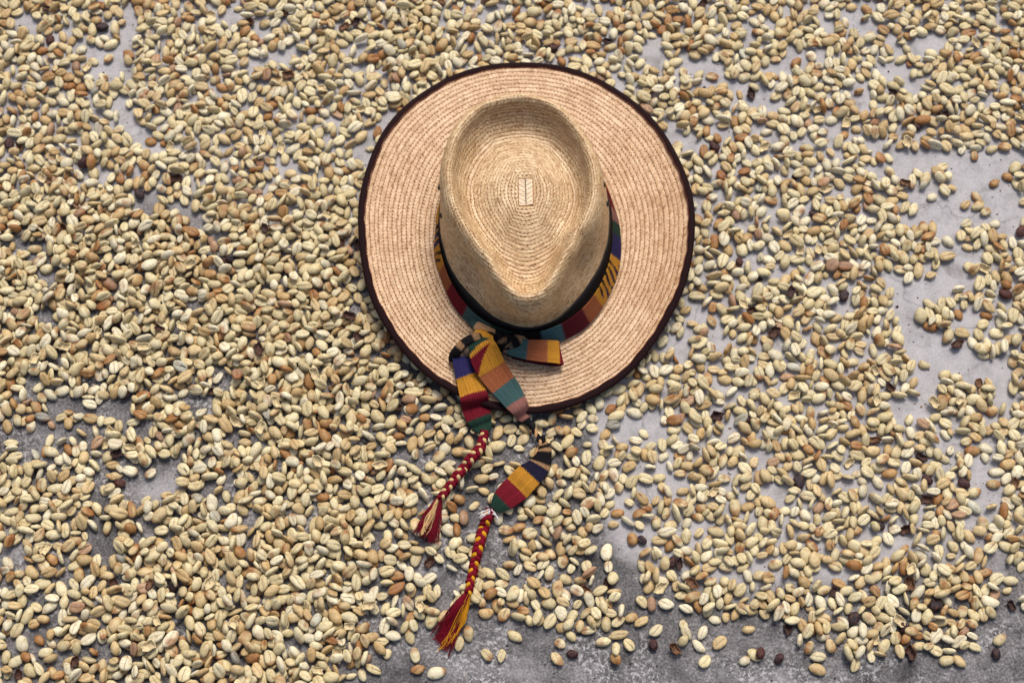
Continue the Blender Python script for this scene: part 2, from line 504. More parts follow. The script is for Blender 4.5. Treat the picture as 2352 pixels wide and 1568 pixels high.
def density(u, v):
    d = np.interp(u, [-300, 0, 800, 1000, 1500, 1750, 2352], [.92, .92, .95, .80, .70, .65, .61])
    if v < 440 and u < 900: d *= .78 if u < 640 else .84
    if u < 560 and v > 880: d *= .86
    if 840 < u < 1560 and v > 930: d *= .80
    if u > 2050 and v < 320: d *= 1.2
    if u > 1900 and v > 1130: d *= 1.18
    if 1000 < u < 1420 and v < 200: d *= .8
    for pts, r, f in GAPS:
        s = seg_d((u, v), pts)
        if s < r * 1.35:
            d *= f + (1 - f) * float(sstep(r * .8, r * 1.35, s))
    edge = np.interp(u, BOT_X, BOT_Y)
    d *= 1 - .985 * float(sstep(edge - 28, edge + 8, v))
    return d


# ------------------------------------------------------------------ dropping beans onto a height map (1 mm cells)
CELL = 0.001
X0, Y0, NX, NY = -0.90, -0.48, 1800, 1210
H = np.zeros((NY, NX), np.float32)
# the brim keeps the beans beneath it flat
cellx = X0 + (np.arange(NX) + .5) * CELL
celly = Y0 + (np.arange(NY) + .5) * CELL


def rotm(yaw, roll, pitch):
    cy, sy = math.cos(yaw), math.sin(yaw)
    cr, sr = math.cos(roll), math.sin(roll)
    cp, sp = math.cos(pitch), math.sin(pitch)
    Rz = np.array([[cy, -sy, 0], [sy, cy, 0], [0, 0, 1]])
    Rx = np.array([[1, 0, 0], [0, cr, -sr], [0, sr, cr]])
    Ry = np.array([[cp, 0, sp], [0, 1, 0], [-sp, 0, cp]])
    return Rz @ Ry @ Rx


def footprint(R, ax):
    M = (R * (ax ** 2)) @ R.T
    S = M[:2, :2]
    Si = np.linalg.inv(S)
    b = M[2, :2] @ Si
    hz = math.sqrt(max(M[2, 2] - b @ M[:2, 2], 1e-10))
    ex, ey = math.sqrt(S[0, 0]), math.sqrt(S[1, 1])
    nx, ny = int(ex / CELL) + 1, int(ey / CELL) + 1
    jx, iy = np.meshgrid(np.arange(-nx, nx + 1), np.arange(-ny, ny + 1))
    jx, iy = jx.ravel(), iy.ravel()
    px, py = jx * CELL, iy * CELL
    q = Si[0, 0] * px * px + 2 * Si[0, 1] * px * py + Si[1, 1] * py * py
    k = q < 0.97
    jx, iy, px, py, q = jx[k], iy[k], px[k], py[k], q[k]
    mid = b[0] * px + b[1] * py
    half = hz * np.sqrt(1 - q)
    return jx, iy, mid - half, mid + half


CAND = np.array([(0, 0)] + [(round(r * math.cos(a)), round(r * math.sin(a))) for r in (3, 6) for a in np.arange(0, 6.28, 6.2832 / 6)])


def drop(x, y, R, ax, wiggle=True, squeeze=0.0006):
    fx, fy, lo, up = footprint(R, ax)
    cx, cy = int((x - X0) / CELL), int((y - Y0) / CELL)
    c = CAND if wiggle else CAND[:1]
    JX, IY = cx + c[:, :1] + fx[None], cy + c[:, 1:] + fy[None]
    if JX.min() < 0 or IY.min() < 0 or JX.max() >= NX or IY.max() >= NY:
        return None
    Hs = H[IY, JX]
    z = np.maximum((Hs - lo[None] - squeeze * (Hs > 0)).max(1), (-lo).max())
    k = int(np.argmin(z + 0.00005 * np.arange(len(c))))
    # lean on what lies underneath
    g = Hs[k]
    A = np.stack([fx * CELL, fy * CELL, np.ones(len(fx))], 1)
    sol = np.linalg.lstsq(A, g, rcond=None)[0]
    cx, cy = cx + c[k, 0], cy + c[k, 1]
    best = (z[k], R, fx, fy, up)
    gr = math.hypot(sol[0], sol[1])
    if gr > 0.05:
        ang = min(math.atan(gr * 1.1), 0.75)
        axv = np.array([-sol[1], sol[0], 0]) / gr * -1
        axv = np.array([sol[1], -sol[0], 0]) / gr
        K = np.array([[0, -axv[2], axv[1]], [axv[2], 0, -axv[0]], [-axv[1], axv[0], 0]])
        Rt = (np.eye(3) + math.sin(ang) * K + (1 - math.cos(ang)) * K @ K) @ R
        fx2, fy2, lo2, up2 = footprint(Rt, ax)
        J2, I2 = cx + fx2, cy + fy2
        if J2.min() >= 0 and I2.min() >= 0 and J2.max() < NX and I2.max() < NY:
            h2 = H[I2, J2]
            z2 = max((h2 - lo2 - squeeze * (h2 > 0)).max(), (-lo2).max())
            if z2 < best[0] + 0.0004:
                best = (z2, Rt, fx2, fy2, up2)
    return cx, cy, best


BEANS = []      # dicts: pos, R, ax, kind


def settle(x, y, yaw, pose, ax, kind, maxz, wiggle=True, coin=0.0):
    roll = {'dome': 0.0, 'seam': math.pi, 'edge': rng.choice([-1, 1]) * rng.uniform(1.0, 2.0)}[pose] + rng.normal(0, .10)
    R = rotm(yaw, roll, rng.normal(0, .06))
    r = drop(x, y, R, ax, wiggle)
    if r is None: return False
    cx, cy, (z, Rb, fx, fy, up) = r
    if z > maxz + ax[2] if pose != 'edge' else z > maxz + ax[1]: return False
    px, py = X0 + (cx + .5) * CELL, Y0 + (cy + .5) * CELL
    if coin and dens_at(px, py) ** 1.5 < coin: return False
    t, phi, rr_, re = brim_t(px, py)
    if rr_ < re + 0.016:
        if rr_ < re - 0.055: return False
        if z + up.max() > 0.0095: return False
    idx = (cy + fy, cx + fx)
    H[idx] = np.maximum(H[idx], z + up)
    BEANS.append(dict(p=np.array([px, py, z]), R=Rb, ax=ax, kind=kind, pose=pose, top=z + up.max(), cov=(cx, cy)))
    return True


def bean_axes():
    s = np.clip(rng.normal(1, .11), .68, 1.28)
    return np.array([6.45 * s * rng.normal(1, .08), 4.4 * s * rng.normal(1, .07), 2.75 * s * rng.normal(1, .10)]) * 1e-3


def pick_pose():
    return rng.choice(['dome', 'seam', 'edge'], p=[.46, .38, .16])


# lone beans on the bare concrete
LONE = T(4, [(190, 1325), (20, 1285), (315, 1300), (330, 1335), (315, 1375), (405, 1335), (385, 1400), (415, 1468), (485, 1380), (465, 1275), (515, 1268), (555, 1252), (618, 1320), (600, 1465), (645, 1440), (935, 1505), (1105, 1485), (1310, 1425), (1475, 1420), (1527, 1463), (1588, 1470), (1655, 1403), (1605, 1330), (1770, 1365), (1400, 1400), (15, 1460), (1080, 1400), (1120, 1425), (1240, 1400)])
LONE += T6([(650, 1412), (725, 1420), (1030, 1440), (1050, 1355), (1350, 1440), (1370, 1305), (1350, 1385), (1285, 1340), (800, 1310), (495, 1350), (545, 1295), (370, 1510), (270, 1490), (250, 1415), (1110, 1310), (1420, 1360)])
LONE += T(3, [(1395, 795), (1430, 825), (1420, 855), (1365, 838), (1510, 770), (1485, 795), (1490, 825), (1530, 815), (1515, 875), (1550, 865), (1460, 905), (1325, 900), (1335, 955), (1370, 965), (1290, 960), (1615, 940), (1665, 905), (1670, 945), (1705, 975), (1615, 1025), (1590, 1085), (1635, 1095), (1535, 1110), (1530, 1180), (1460, 1110), (1465, 1160), (1380, 1060), (1420, 1045), (1462, 1045), (1335, 1055), (1325, 1105), (1375, 1125), (1745, 840), (1690, 1075), (1750, 1025), (1475, 1215), (1455, 1265), (1265, 790), (1290, 830), (1345, 225), (1265, 270), (1320, 275)])
LONE += T(2, [(670, 730), (600, 600), (690, 605), (390, 955), (345, 1030), (365, 1070), (470, 1060)])
LONE += T(1, [(735, 965), (750, 930), (690, 650), (590, 250), (590, 280), (500, 270), (1735, 610), (1660, 630)])
for (u, v) in LONE:
    p = Q(u, v, .003)
    settle(p[0], p[1], rng.uniform(0, 6.283), rng.choice(['dome', 'seam']), bean_axes(), 'bean', .02, False)

# dark dried cherries and husks seen among the beans
DARK = [(115, 90), (575, 50), (235, 62), (195, 375), (320, 445), (405, 410), (35, 655), (155, 660), (515, 600), (440, 640), (1640, 338), (1725, 215), (1700, 600), (1740, 640), (2105, 290), (2170, 265), (1870, 490), (1645, 955), (1715, 960), (2045, 890), (2310, 675), (2090, 1340), (1545, 1290), (1345, 1355), (1500, 1480), (1550, 1490), (1790, 1510), (380, 1160), (275, 1110), (260, 1340), (90, 820), (910, 935), (1270, 112), (1240, 102), (2345, 530), (1915, 1360), (1960, 1420), (15, 455), (20, 330), (45, 335), (192, 378), (145, 525), (535, 595), (268, 750), (270, 1518), (545, 1500), (1475, 1240), (1560, 1295), (2130, 1100), (2115, 1050), (1835, 1105), (1710, 880), (2290, 1500), (2325, 1390), (1745, 1500), (1810, 1440), (2215, 1110), (2010, 1010), (2150, 1390), (820, 1245), (400, 1345), (985, 1290), (670, 1110), (490, 900), (1315, 1500), (1395, 1340), (1505, 220), (2200, 790), (1940, 680), (1730, 712), (2020, 1205), (2080, 1215), (2075, 1440)]
ncher = 0
for i, (u, v) in enumerate(DARK):
    p = Q(u, v, .004)
    kind = ('cherry', 'husk')[i % 2]
    ax = np.array([6.6, 4.9, 3.9]) * 1e-3 * rng.uniform(.75, 1.05) if kind == 'cherry' else np.array([6.6, 4.9, 3.0]) * 1e-3 * rng.uniform(.75, 1.15)
    settle(p[0], p[1], rng.uniform(0, 6.283), 'seam' if kind == 'husk' else 'dome', ax, kind, .02, False)

dens_cache = {}


def dens_at(x, y):
    k = (int(x / .004), int(y / .004))
    if k not in dens_cache:
        q = to_px(np.array([x, y, 0.003]))[0]
        # the spread thins out unevenly towards its far edges, outside the picture
        wob = .035 * math.sin(x * 9 + 1) + .03 * math.sin(y * 13) + .02 * math.sin((x + y) * 31)
        out = max(abs(x) - .80, y - .63, -.40 - y) + wob
        dens_cache[k] = density(q[0], q[1]) * (1 - float(sstep(-.02, .08, out)) if abs(x) > .58 or y > .44 or y < -.36 else 1)
    return dens_cache[k]


N_TRY = 60000
xs = rng.uniform(-0.87, 0.87, N_TRY)
ys = rng.uniform(-0.455, 0.70, N_TRY)
coin = rng.uniform(0, 1, N_TRY)
yaws = rng.uniform(0, 6.283, N_TRY)
for i in range(N_TRY):
    x, y = xs[i], ys[i]
    t, phi, r_, re = brim_t(x, y)
    if r_ < re - 0.05: continue
    d = dens_at(x, y)
    if coin[i] > d ** 1.5: continue
    k = rng.uniform()
    kind = 'bean' if k < .979 else ('shell' if k < .988 else ('pale' if k < .995 else 'husk'))
    hi = 0.0075 if d > .8 else (0.0042 if d > .5 else 0.0012)
    hi *= 0.5 + 0.5 * min(1.0, i / (N_TRY * .5))
    if kind in ('shell', 'husk'):
        ax = np.array([6.6, 4.9, 2.6]) * 1e-3 * rng.uniform(.8, 1.15)
        settle(x, y, yaws[i], 'seam' if rng.uniform() < .7 else 'edge', ax, kind, hi + .003, True, coin[i])
    else:
        settle(x, y, yaws[i], pick_pose(), bean_axes(), kind, hi, True, coin[i])
print('beans', len(BEANS))


# ------------------------------------------------------------------ bean meshes
def bean_template(angs, nr, seed):
    """x along the bean, domed side +z, seam in the flat side -z; returns V, quads, tris, seam weight"""
    r_ = np.random.default_rng(seed)
    ang = np.radians(np.array(angs, float))
    t = np.linspace(-1, 1, nr + 2)[1:-1]
    xsn = np.sin(t * math.pi / 2 * .97)
    po = r_.uniform(2.0, 2.6)
    rad_ = (1 - np.abs(xsn) ** po) ** .5
    bend, taper, scurve, grv = r_.normal(0, .09), r_.normal(0, .08), r_.normal(0, .12), r_.uniform(.06, .14)
    dome, flat_ = r_.uniform(1.0, 1.36), r_.uniform(.5, .72)
    skew, dimple, dx_ = r_.normal(0, .10), (r_.uniform(.1, .35) if r_.uniform() < .35 else 0), r_.uniform(-.6, .6)
    V, W = [], []
    for x, rd in zip(xsn, rad_):
        for a in ang:
            cy, sz = math.cos(a), math.sin(a)
            if sz >= 0:
                yy, zz = cy * abs(cy) ** -.08 if abs(cy) > 1e-6 else 0, sz ** .92 * dome * (1 - dimple * math.exp(-((x - dx_) / .28) ** 2))
            else:
                yy = np.sign(cy) * abs(cy) ** .82
                zz = -flat_ * abs(sz) ** .62
            w = 0.0
            if abs(a + math.pi / 2) < 1e-4:
                zz += grv * min(1, rd * 1.4)
                yy += scurve * math.sin(2.4 * x)
                w = 1.0
            elif abs(a + math.pi / 2) < .3:
                yy += scurve * math.sin(2.4 * x) * .8
            k = rd * (1 + taper * x) * (1 + r_.normal(0, .018))
            V.append((x + r_.normal(0, .015) + skew * yy, yy * k + bend * (x * x - .4), zz * (rd ** 1.05) * (1 + r_.normal(0, .02)) - .32))
            W.append(w)
    m = len(angs)
    n = nr
    q = grid_quads(n, m, wrap_m=True)
    V += [(-1.0, bend * .6, -.30), (1.0, bend * .6, -.30)]
    W += [0, 0]
    j = np.arange(m)
    t0 = np.stack([np.full(m, n * m), j, (j + 1) % m], 1)
    t1 = np.stack([np.full(m, n * m + 1), (n - 1) * m + (j + 1) % m, (n - 1) * m + j], 1)
    tris = np.concatenate([t0, t1, q[:, [0, 1, 2]], q[:, [0, 2, 3]]])
    return np.array(V), tris, np.array(W)


ANG_HI = [-90, -86, -58, -30, 5, 35, 62, 90, 118, 145, 175, 210, 238, 266]
ANG_MD = [-90, -86, -52, -15, 25, 65, 115, 155, 195, 232, 266]
ANG_LO = [-90, -40, 10, 60, 120, 170, 220]
TPL_HI = [bean_template(ANG_HI, 9, s) for s in range(30)]
TPL_MD = [bean_template(ANG_MD, 7, 40 + s) for s in range(44)]
TPL_LO = [bean_template(ANG_LO, 3, 80 + s) for s in range(6)]

CREAM = [lin(218, 208, 172), lin(211, 199, 160), lin(206, 192, 151), lin(221, 214, 187)]
TAN = [lin(200, 178, 134), lin(190, 164, 118), lin(204, 184, 142)]
AMBER = [lin(178, 142, 94), lin(162, 120, 74), lin(186, 150, 102)]
ROSY = [lin(178, 146, 118), lin(160, 128, 104)]
GREY = [lin(168, 166, 152), lin(190, 190, 174), lin(146, 146, 138)]
STAIN = lin(148, 96, 52)
SEAM = lin(92, 60, 36)


def bean_tone(kind):
    if kind == 'pale':
        return 'grey', GREY[rng.integers(3)]
    k = rng.uniform()
    if k < .69: return 'pale cream', CREAM[rng.integers(4)]
    if k < .90: return 'tan', TAN[rng.integers(3)]
    if k < .985: return 'amber brown', (TAN + AMBER)[rng.integers(6)]
    return 'rosy brown', ROSY[rng.integers(2)]


def bean_geo(b, tpls):
    V, tris, W = tpls[rng.integers(len(tpls))]
    flip = rng.choice([-1, 1])
    V = V * np.array([flip, flip, 1])
    tone, base = b['tone'], b['base']
    c = np.repeat(base[None] * rng.uniform(.86, 1.13), len(V), 0)
    W = W * rng.uniform(.5, 1.0)
    for q_ in range(0 if b['stain'] <= 0 else (3 if tone == 'amber brown' else 1)):
        d = unit(rng.normal(size=3) * np.array([1.6, 1, 1]))
        w = sstep(.25, 1.0, V @ d + .25 * np.sin(V[:, 0] * 5 + d[1] * 9)) * b['stain']
        c = c * (1 - w[:, None]) + STAIN * w[:, None]
    # edges of the flat face are a little darker on the bean itself
    c = c * (1 - .8 * W[:, None]) + SEAM * (.8 * W[:, None])
    P = (V * b['ax']) @ b['R'].T
    return P, tris, c


for b in BEANS:
    b['tone'], b['base'] = bean_tone(b['kind'])
    s = rng.uniform()
    b['stain'] = rng.uniform(.5, .95) if s < .36 else (rng.uniform(.15, .45) if s < .62 else 0)
    if b['tone'] == 'amber brown': b['stain'] = rng.uniform(.55, .9)
    q = to_px(b['p'])[0]
    b['px'] = q
    b['ht'] = int(rng.integers(3))
    b['in'] = -40 < q[0] < 2392 and -40 < q[1] < 1608
    cx, cy = b['cov']
    b['open'] = H[cy, cx] <= b['top'] + 0.0012

# ------------------------------------------------------------------ husks, cherries and shells (each its own thing)
HUSK_TONE = ['dark reddish brown', 'near black', 'rusty brown']


def husk_mesh(b, dark):
    """an open, crumpled half shell with thickness"""
    n, m = 9, 18
    a = np.linspace(0, 2 * math.pi, m, endpoint=False)
    ph = rng.uniform(0, 6.28, 6)
    rim = 1 + .22 * np.sin(2 * a + ph[0]) + .16 * np.sin(3 * a + ph[1]) + .10 * np.sin(7 * a + ph[2])
    t = np.linspace(0.06, 1, n)
    V, Vi = [], []
    for k in t:
        th = k * 1.45 * (.82 + .18 * rim)
        x, y, z = np.sin(th) * np.cos(a), np.sin(th) * np.sin(a), 1 - 2.0 * np.cos(th)
        crk = 1 + .14 * np.sin(4 * a + 4 * k + ph[3]) + .10 * np.sin(7 * a - 7 * k + ph[4])
        P = np.stack([x * crk, y * crk * (1 - .25 * (k > .7) * np.abs(np.sin(a + ph[5]))), z * .9 * (1 - .35 * np.sin(a + ph[5]) ** 2 * k) + .12 * k * np.sin(6 * a + ph[0])], 1)
        V.append(P)
        Vi.append(P * np.array([.88, .86, .9]) + np.array([0, 0, .10]))
    V = np.concatenate(V)
    Vi = np.concatenate(Vi)
    V = np.concatenate([V, Vi, [[0, 0, -1]], [[0, 0, -.80]]])
    q = grid_quads(n, m, wrap_m=True)
    qi = grid_quads(n, m, wrap_m=True, off=n * m)[:, ::-1]
    j = np.arange(m)
    rimq = np.stack([(n - 1) * m + j, n * m + (n - 1) * m + j, n * m + (n - 1) * m + (j + 1) % m, (n - 1) * m + (j + 1) % m], 1)
    c0 = 2 * n * m
    tr = np.concatenate([np.stack([np.full(m, c0), (j + 1) % m, j], 1), np.stack([np.full(m, c0 + 1), n * m + j, n * m + (j + 1) % m], 1)])
    if dark:
        c1, c2 = [(lin(78, 44, 36), lin(92, 60, 46)), (lin(56, 36, 36), lin(74, 48, 42)), (lin(112, 74, 48), lin(126, 88, 60))][b['ht']]
    else:
        c1, c2 = lin(206, 190, 148), lin(214, 196, 156)
    col = np.concatenate([np.repeat(c1[None], n * m, 0), np.repeat(c2[None], n * m, 0), [c1], [c2]])
    ax = b['ax'] * np.array([1, 1, 1.0])
    return mesh_np('husk' if dark else 'shell', V * ax @ rotm(rng.uniform(0, 6.28), rng.normal(0, .2), rng.normal(0, .2)).T @ np.eye(3), np.concatenate([q, qi, rimq]), tr, col=col, mat=M_HUSK if dark else M_SHELL)


def cherry_mesh(b):
    n, m = 11, 18
    th = np.linspace(0.08, math.pi - .08, n)
    a = np.linspace(0, 2 * math.pi, m, endpoint=False)
    TH, A = np.meshgrid(th, a, indexing='ij')
    ph = rng.uniform(0, 6.28, 5)
    w = 1 + .10 * np.sin(3 * A + 3 * TH + ph[0]) + .08 * np.sin(5 * A - 5 * TH + ph[1]) + .06 * np.sin(8 * A + 7 * TH + ph[2])
    w = w * (1 - .35 * np.exp(-((((A - ph[3]) + math.pi) % (2 * math.pi) - math.pi) / .3) ** 2) * np.sin(TH))
    V = np.stack([np.cos(TH) * (1 + .05 * np.sin(3 * A)), np.sin(TH) * np.cos(A) * w, np.sin(TH) * np.sin(A) * w], -1).reshape(-1, 3)
    V = np.concatenate([V, [[1.06, 0, 0], [-1.02, 0, 0]]])
    j = np.arange(m)
    tr = np.concatenate([np.stack([np.full(m, n * m), j, (j + 1) % m], 1), np.stack([np.full(m, n * m + 1), (n - 1) * m + (j + 1) % m, (n - 1) * m + j], 1)])
    base = [lin(62, 30, 34), lin(78, 36, 32), lin(48, 36, 44)][rng.integers(3)]
    wv = np.concatenate([w.ravel(), [1, 1]])[:, None]
    col = base[None] * (1 - sstep(.98, 1.2, wv) * .6) + lin(120, 72, 48) * (sstep(.98, 1.2, wv) * .6)
    return mesh_np('cherry', V * b['ax'] @ b['R'].T, grid_quads(n, m, wrap_m=True), tr, col=col, mat=M_HUSK)


def neighbourhood(b):
    u, v = b['px'][:2]
    t, phi, r_, re = brim_t(b['p'][0], b['p'][1])
    if r_ < re + .05:
        if v < 260: return 'behind the hat brim'
        if v > 800: return 'before the front brim'
        return 'beside the hat brim'
    if 930 < u < 1290 and 980 < v < 1540: return 'near the braided sash tails'
    edge = np.interp(u, BOT_X, BOT_Y)
    if v > edge - 60: return 'beside bare concrete'
    if u > 1850 and 300 < v < 1050: return 'around the bare pale patch'
    if u < 560 and v > 880: return 'over dark worn concrete'
    if v < 420: return 'on pale concrete beyond the hat'
    if u < 900: return 'in the thick bean layer'
    return 'between hat and bare concrete'


rest = []
for b in BEANS:
    if b['kind'] in ('husk', 'cherry') and b['in']:
        b['thing'] = True
        if b['kind'] == 'husk':
            o = obj('coffee_husk', husk_mesh(b, True))
            tag(o, '%s %s crumpled coffee husk split open, %s' % ('large' if b['ax'][0] > .0066 else 'small', HUSK_TONE[b['ht']], neighbourhood(b)), 'husk', 'dark dried husks among the beans')
        else:
            o = obj('dried_cherry', cherry_mesh(b))
            tag(o, '%s dark wrinkled dried coffee cherry, %s' % ('plump' if b['ax'][0] > .006 else 'small', neighbourhood(b)), 'dried cherry', 'dried cherries among the beans')
        o.location = b['p']
    elif b['kind'] == 'shell' and b['in']:
        b['thing'] = True
        o = obj('parchment_shell', husk_mesh(b, False))
        o.location = b['p']
        tag(o, '%s empty broken cream parchment shell, %s' % ('large' if b['ax'][0] > .0066 else 'small', neighbourhood(b)), 'shell', 'empty parchment shells among the beans')
    elif b['kind'] in ('bean', 'pale'):
        rest.append(b)

# the 300 beans that show largest are things of their own
cand = [b for b in rest if b['open'] and 8 < b['px'][0] < 2344 and 8 < b['px'][1] < 1560]
cand.sort(key=lambda b: -(b['ax'][0] * b['ax'][1]) ** .25 / b['px'][2])
for b in cand[:300]:
    b['thing'] = True
    P, tris, c = bean_geo(b, TPL_HI)
    o = obj('coffee_bean', mesh_np('coffee_bean', P, tris=tris, col=c, mat=M_BEAN))
    o.location = b['p']
    pose = {'dome': 'domed side up', 'seam': 'seam side up', 'edge': 'tipped on edge'}[b['pose']]
    st = ' brown stained' if b['stain'] > .45 else ''
    el = b['ax'][0] / b['ax'][1]
    shape = ' slender' if el > 1.52 else (' rounded' if el < 1.32 else (' large' if b['ax'][0] > .0073 else ''))
    pile = b['p'][2] > b['ax'][2] * 1.5 and b['pose'] != 'edge'
    tag(o, '%s%s%s bean %s, %s' % (b['tone'], st, shape, pose + (' on others' if pile else ''), neighbourhood(b)), 'coffee bean', 'coffee beans spread out to dry')

Vs, Ts, Cs, off = [], [], [], 0
for b in rest:
    if b.get('thing'): continue
    P, tris, c = bean_geo(b, TPL_MD if b['in'] else TPL_LO)
    Vs.append(P + b['p'])
    Ts.append(tris + off)
    Cs.append(c)
    off += len(P)
spread = obj('coffee_bean_spread', mesh_np('coffee_bean_spread', np.concatenate(Vs), tris=np.concatenate(Ts), col=np.concatenate(Cs), mat=M_BEAN))
tag(spread, 'wide spread of pale parchment coffee beans drying on concrete', 'coffee beans', kind='stuff')

# small chips of husk on the concrete
Vs, Ts, Cs, off = [], [], [], 0
for i in range(2600):
    x, y = rng.uniform(-.56, .56), rng.uniform(-.36, .42)
    t, phi, r_, re = brim_t(x, y)
    cx, cy = int((x - X0) / CELL), int((y - Y0) / CELL)
    if r_ < re or H[cy, cx] > 0: continue
    s = rng.uniform(.0003, .0011) * (2.0 if rng.uniform() < .06 else 1)
    a = rng.uniform(0, 6.28)
    n = 5
    k = np.arange(n) / n * 6.283 + a
    rr_ = s * rng.uniform(.5, 1.2, n)
    el = rng.uniform(.4, 1)
    base = np.stack([x + rr_ * np.cos(k), y + rr_ * np.sin(k) * el, np.full(n, .0002)], 1)
    top = base * np.array([1, 1, 0]) + np.array([0, 0, .0002 + s * .5])
    V = np.concatenate([base, top])
    j = np.arange(n)
    Ts.append(np.concatenate([np.stack([j, (j + 1) % n, n + j], 1), np.stack([(j + 1) % n, n + (j + 1) % n, n + j], 1), np.stack([np.full(n - 2, n), n + j[1:-1], n + j[2:]], 1)]) + off)
    Vs.append(V)
    Cs.append(np.repeat((lin(52, 40, 38) if rng.uniform() < .7 else lin(150, 118, 78))[None], 2 * n, 0))
    off += 2 * n
chips = obj('husk_chips', mesh_np('husk_chips', np.concatenate(Vs), tris=np.concatenate(Ts), col=np.concatenate(Cs), mat=M_HUSK, smooth=False))
tag(chips, 'tiny dark chips of husk scattered on the concrete', 'husk chips', kind='stuff')

# ------------------------------------------------------------------ the straw hat
HZ = 0.0098 + 0.006 + 0.0032          # crown base height: the brim's low front and back touch the beans
hat = bpy.data.objects.new('straw_hat', None)
COL.objects.link(hat)
hat.location = (HX, HY, HZ)
hat.rotation_euler = (0, 0, HROT)
tag(hat, 'pale woven straw hat with pinched teardrop crown and dark bound brim', 'hat')

M_PHI = 720
PHI = np.linspace(0, 2 * math.pi, M_PHI, endpoint=False) + math.pi / 2
fr = (1 - np.sin(PHI)) / 2                                   # 1 at the front
RB = ell_r(PHI, RX_B, RY_B, BY)
RR = polar(RIDGE, PHI)
RW = polar(WALL, PHI)
PW, PH = 0.0068, 0.0143                                      # half size of the centre patch
R0 = 1 / np.maximum(np.abs(np.cos(PHI)) / PW, np.abs(np.sin(PHI)) / PH) * 1.02
side = np.exp(-((np.abs(((PHI - math.pi * 1.5 + math.pi) % (2 * math.pi)) - math.pi) - .66) / .28) ** 2)     # pinch hollows either side of the front
HRZ = 0.090 - 0.003 * fr + .002 * np.cos(2 * PHI)
HC = 0.0772
dent = 0.0225 - .004 * side + .003 * (1 - fr)
ctrl = [
    (R0, np.full(M_PHI, HC)),
    (R0 * .35 + .012, np.full(M_PHI, HC + .0006)),
    (R0 * .2 + .019 + .004 * fr, HC + .0002 + 0 * R0),
    (RR * .46, HRZ - dent * .70),
    (RR * .66, HRZ - dent * 1.02),
    (RR * .78, HRZ - dent * 1.06),
    (RR * .45 + (RR - .012) * .55, HRZ - dent * .55),
    (RR - .0055, HRZ - .0020),
    (RR - .0015, HRZ + .0022),
    (RR + .0015, HRZ + .0018),
    (RR + .0055, HRZ - .0030),
    (RR + .0085, HRZ - .0120),
    (np.maximum(RR + .0085, RW * .55 + RR * .45 + .002) - .011 * side, HRZ * .68),
    (RW * .86 + RR * .14 - .012 * side, HRZ * .46),
    (RW, HRZ * .25),
    (RB + .0008, 0 * RB + .008),
    (RB + .0018, 0 * RB + .0025),
    (RB + .0045, 0 * RB + .0004)]
CR = np.stack([c[0] for c in ctrl], 0)
CZ = np.stack([c[1] for c in ctrl], 0)


def bspline(C, n):
    C = np.concatenate([C[:1], C[:1], C, C[-1:], C[-1:]])
    k = len(C) - 3
    t = np.linspace(0, k - 1e-9, n)
    i = t.astype(int)
    f = (t - i)[:, None]
    return ((1 - f) ** 3 * C[i] + (3 * f ** 3 - 6 * f ** 2 + 4) * C[i + 1] + (-3 * f ** 3 + 3 * f ** 2 + 3 * f + 1) * C[i + 2] + f ** 3 * C[i + 3]) / 6


KP = 420
PR, PZ = bspline(CR, KP), bspline(CZ, KP)                    # (KP, M_PHI)
seglen = np.hypot(np.diff(PR, axis=0), np.diff(PZ, axis=0))
arc = np.concatenate([np.zeros((1, M_PHI)), np.cumsum(seglen, 0)])
arc /= arc[-1]
US = np.linspace(0, 1, 801)
TR = np.stack([np.interp(US, arc[:, j], PR[:, j]) for j in range(M_PHI)], 1)
TZ = np.stack([np.interp(US, arc[:, j], PZ[:, j]) for j in range(M_PHI)], 1)


def smooth_phi(Tb, k):
    for _ in range(k):
        Tb = (np.roll(Tb, 1, 1) + 2 * Tb + np.roll(Tb, -1, 1)) / 4
    return Tb


def crown_pt(u):
    """u: (M_PHI,) or scalar in 0..1 -> points (M_PHI, 3)"""
    u = np.broadcast_to(np.clip(u, 0, 1), (M_PHI,)) * 800
    i = np.minimum(u.astype(int), 799)
    f = u - i
    j = np.arange(M_PHI)
    r = TR[i, j] * (1 - f) + TR[i + 1, j] * f
    z = TZ[i, j] * (1 - f) + TZ[i + 1, j] * f
    return np.stack([r * np.cos(PHI), r * np.sin(PHI), z], 1)


M_B = 1080
PHIB = np.linspace(0, 2 * math.pi, M_B, endpoint=False) + math.pi / 2
RBB = ell_r(PHIB, RX_B, RY_B, BY) + .0045
REB = ell_r(PHIB, RX_E, RY_E, EY) + .0011 * np.sin(3 * PHIB + .7) + .0007 * np.sin(5 * PHIB + 2) + .0004 * np.sin(11 * PHIB)


def brim_pt(t):
    t = np.broadcast_to(t, (M_B,))
    r = RBB + (REB - RBB) * t
    return np.stack([r * np.cos(PHIB), r * np.sin(PHIB), brim_dz(t, PHIB) + .0004], 1)


CROSS = np.array([0, .07, .30, .55, .80, .96, 1.0])
LIFT = np.array([.00005, .00036, .00052, .00058, .00055, .00048, .00010])


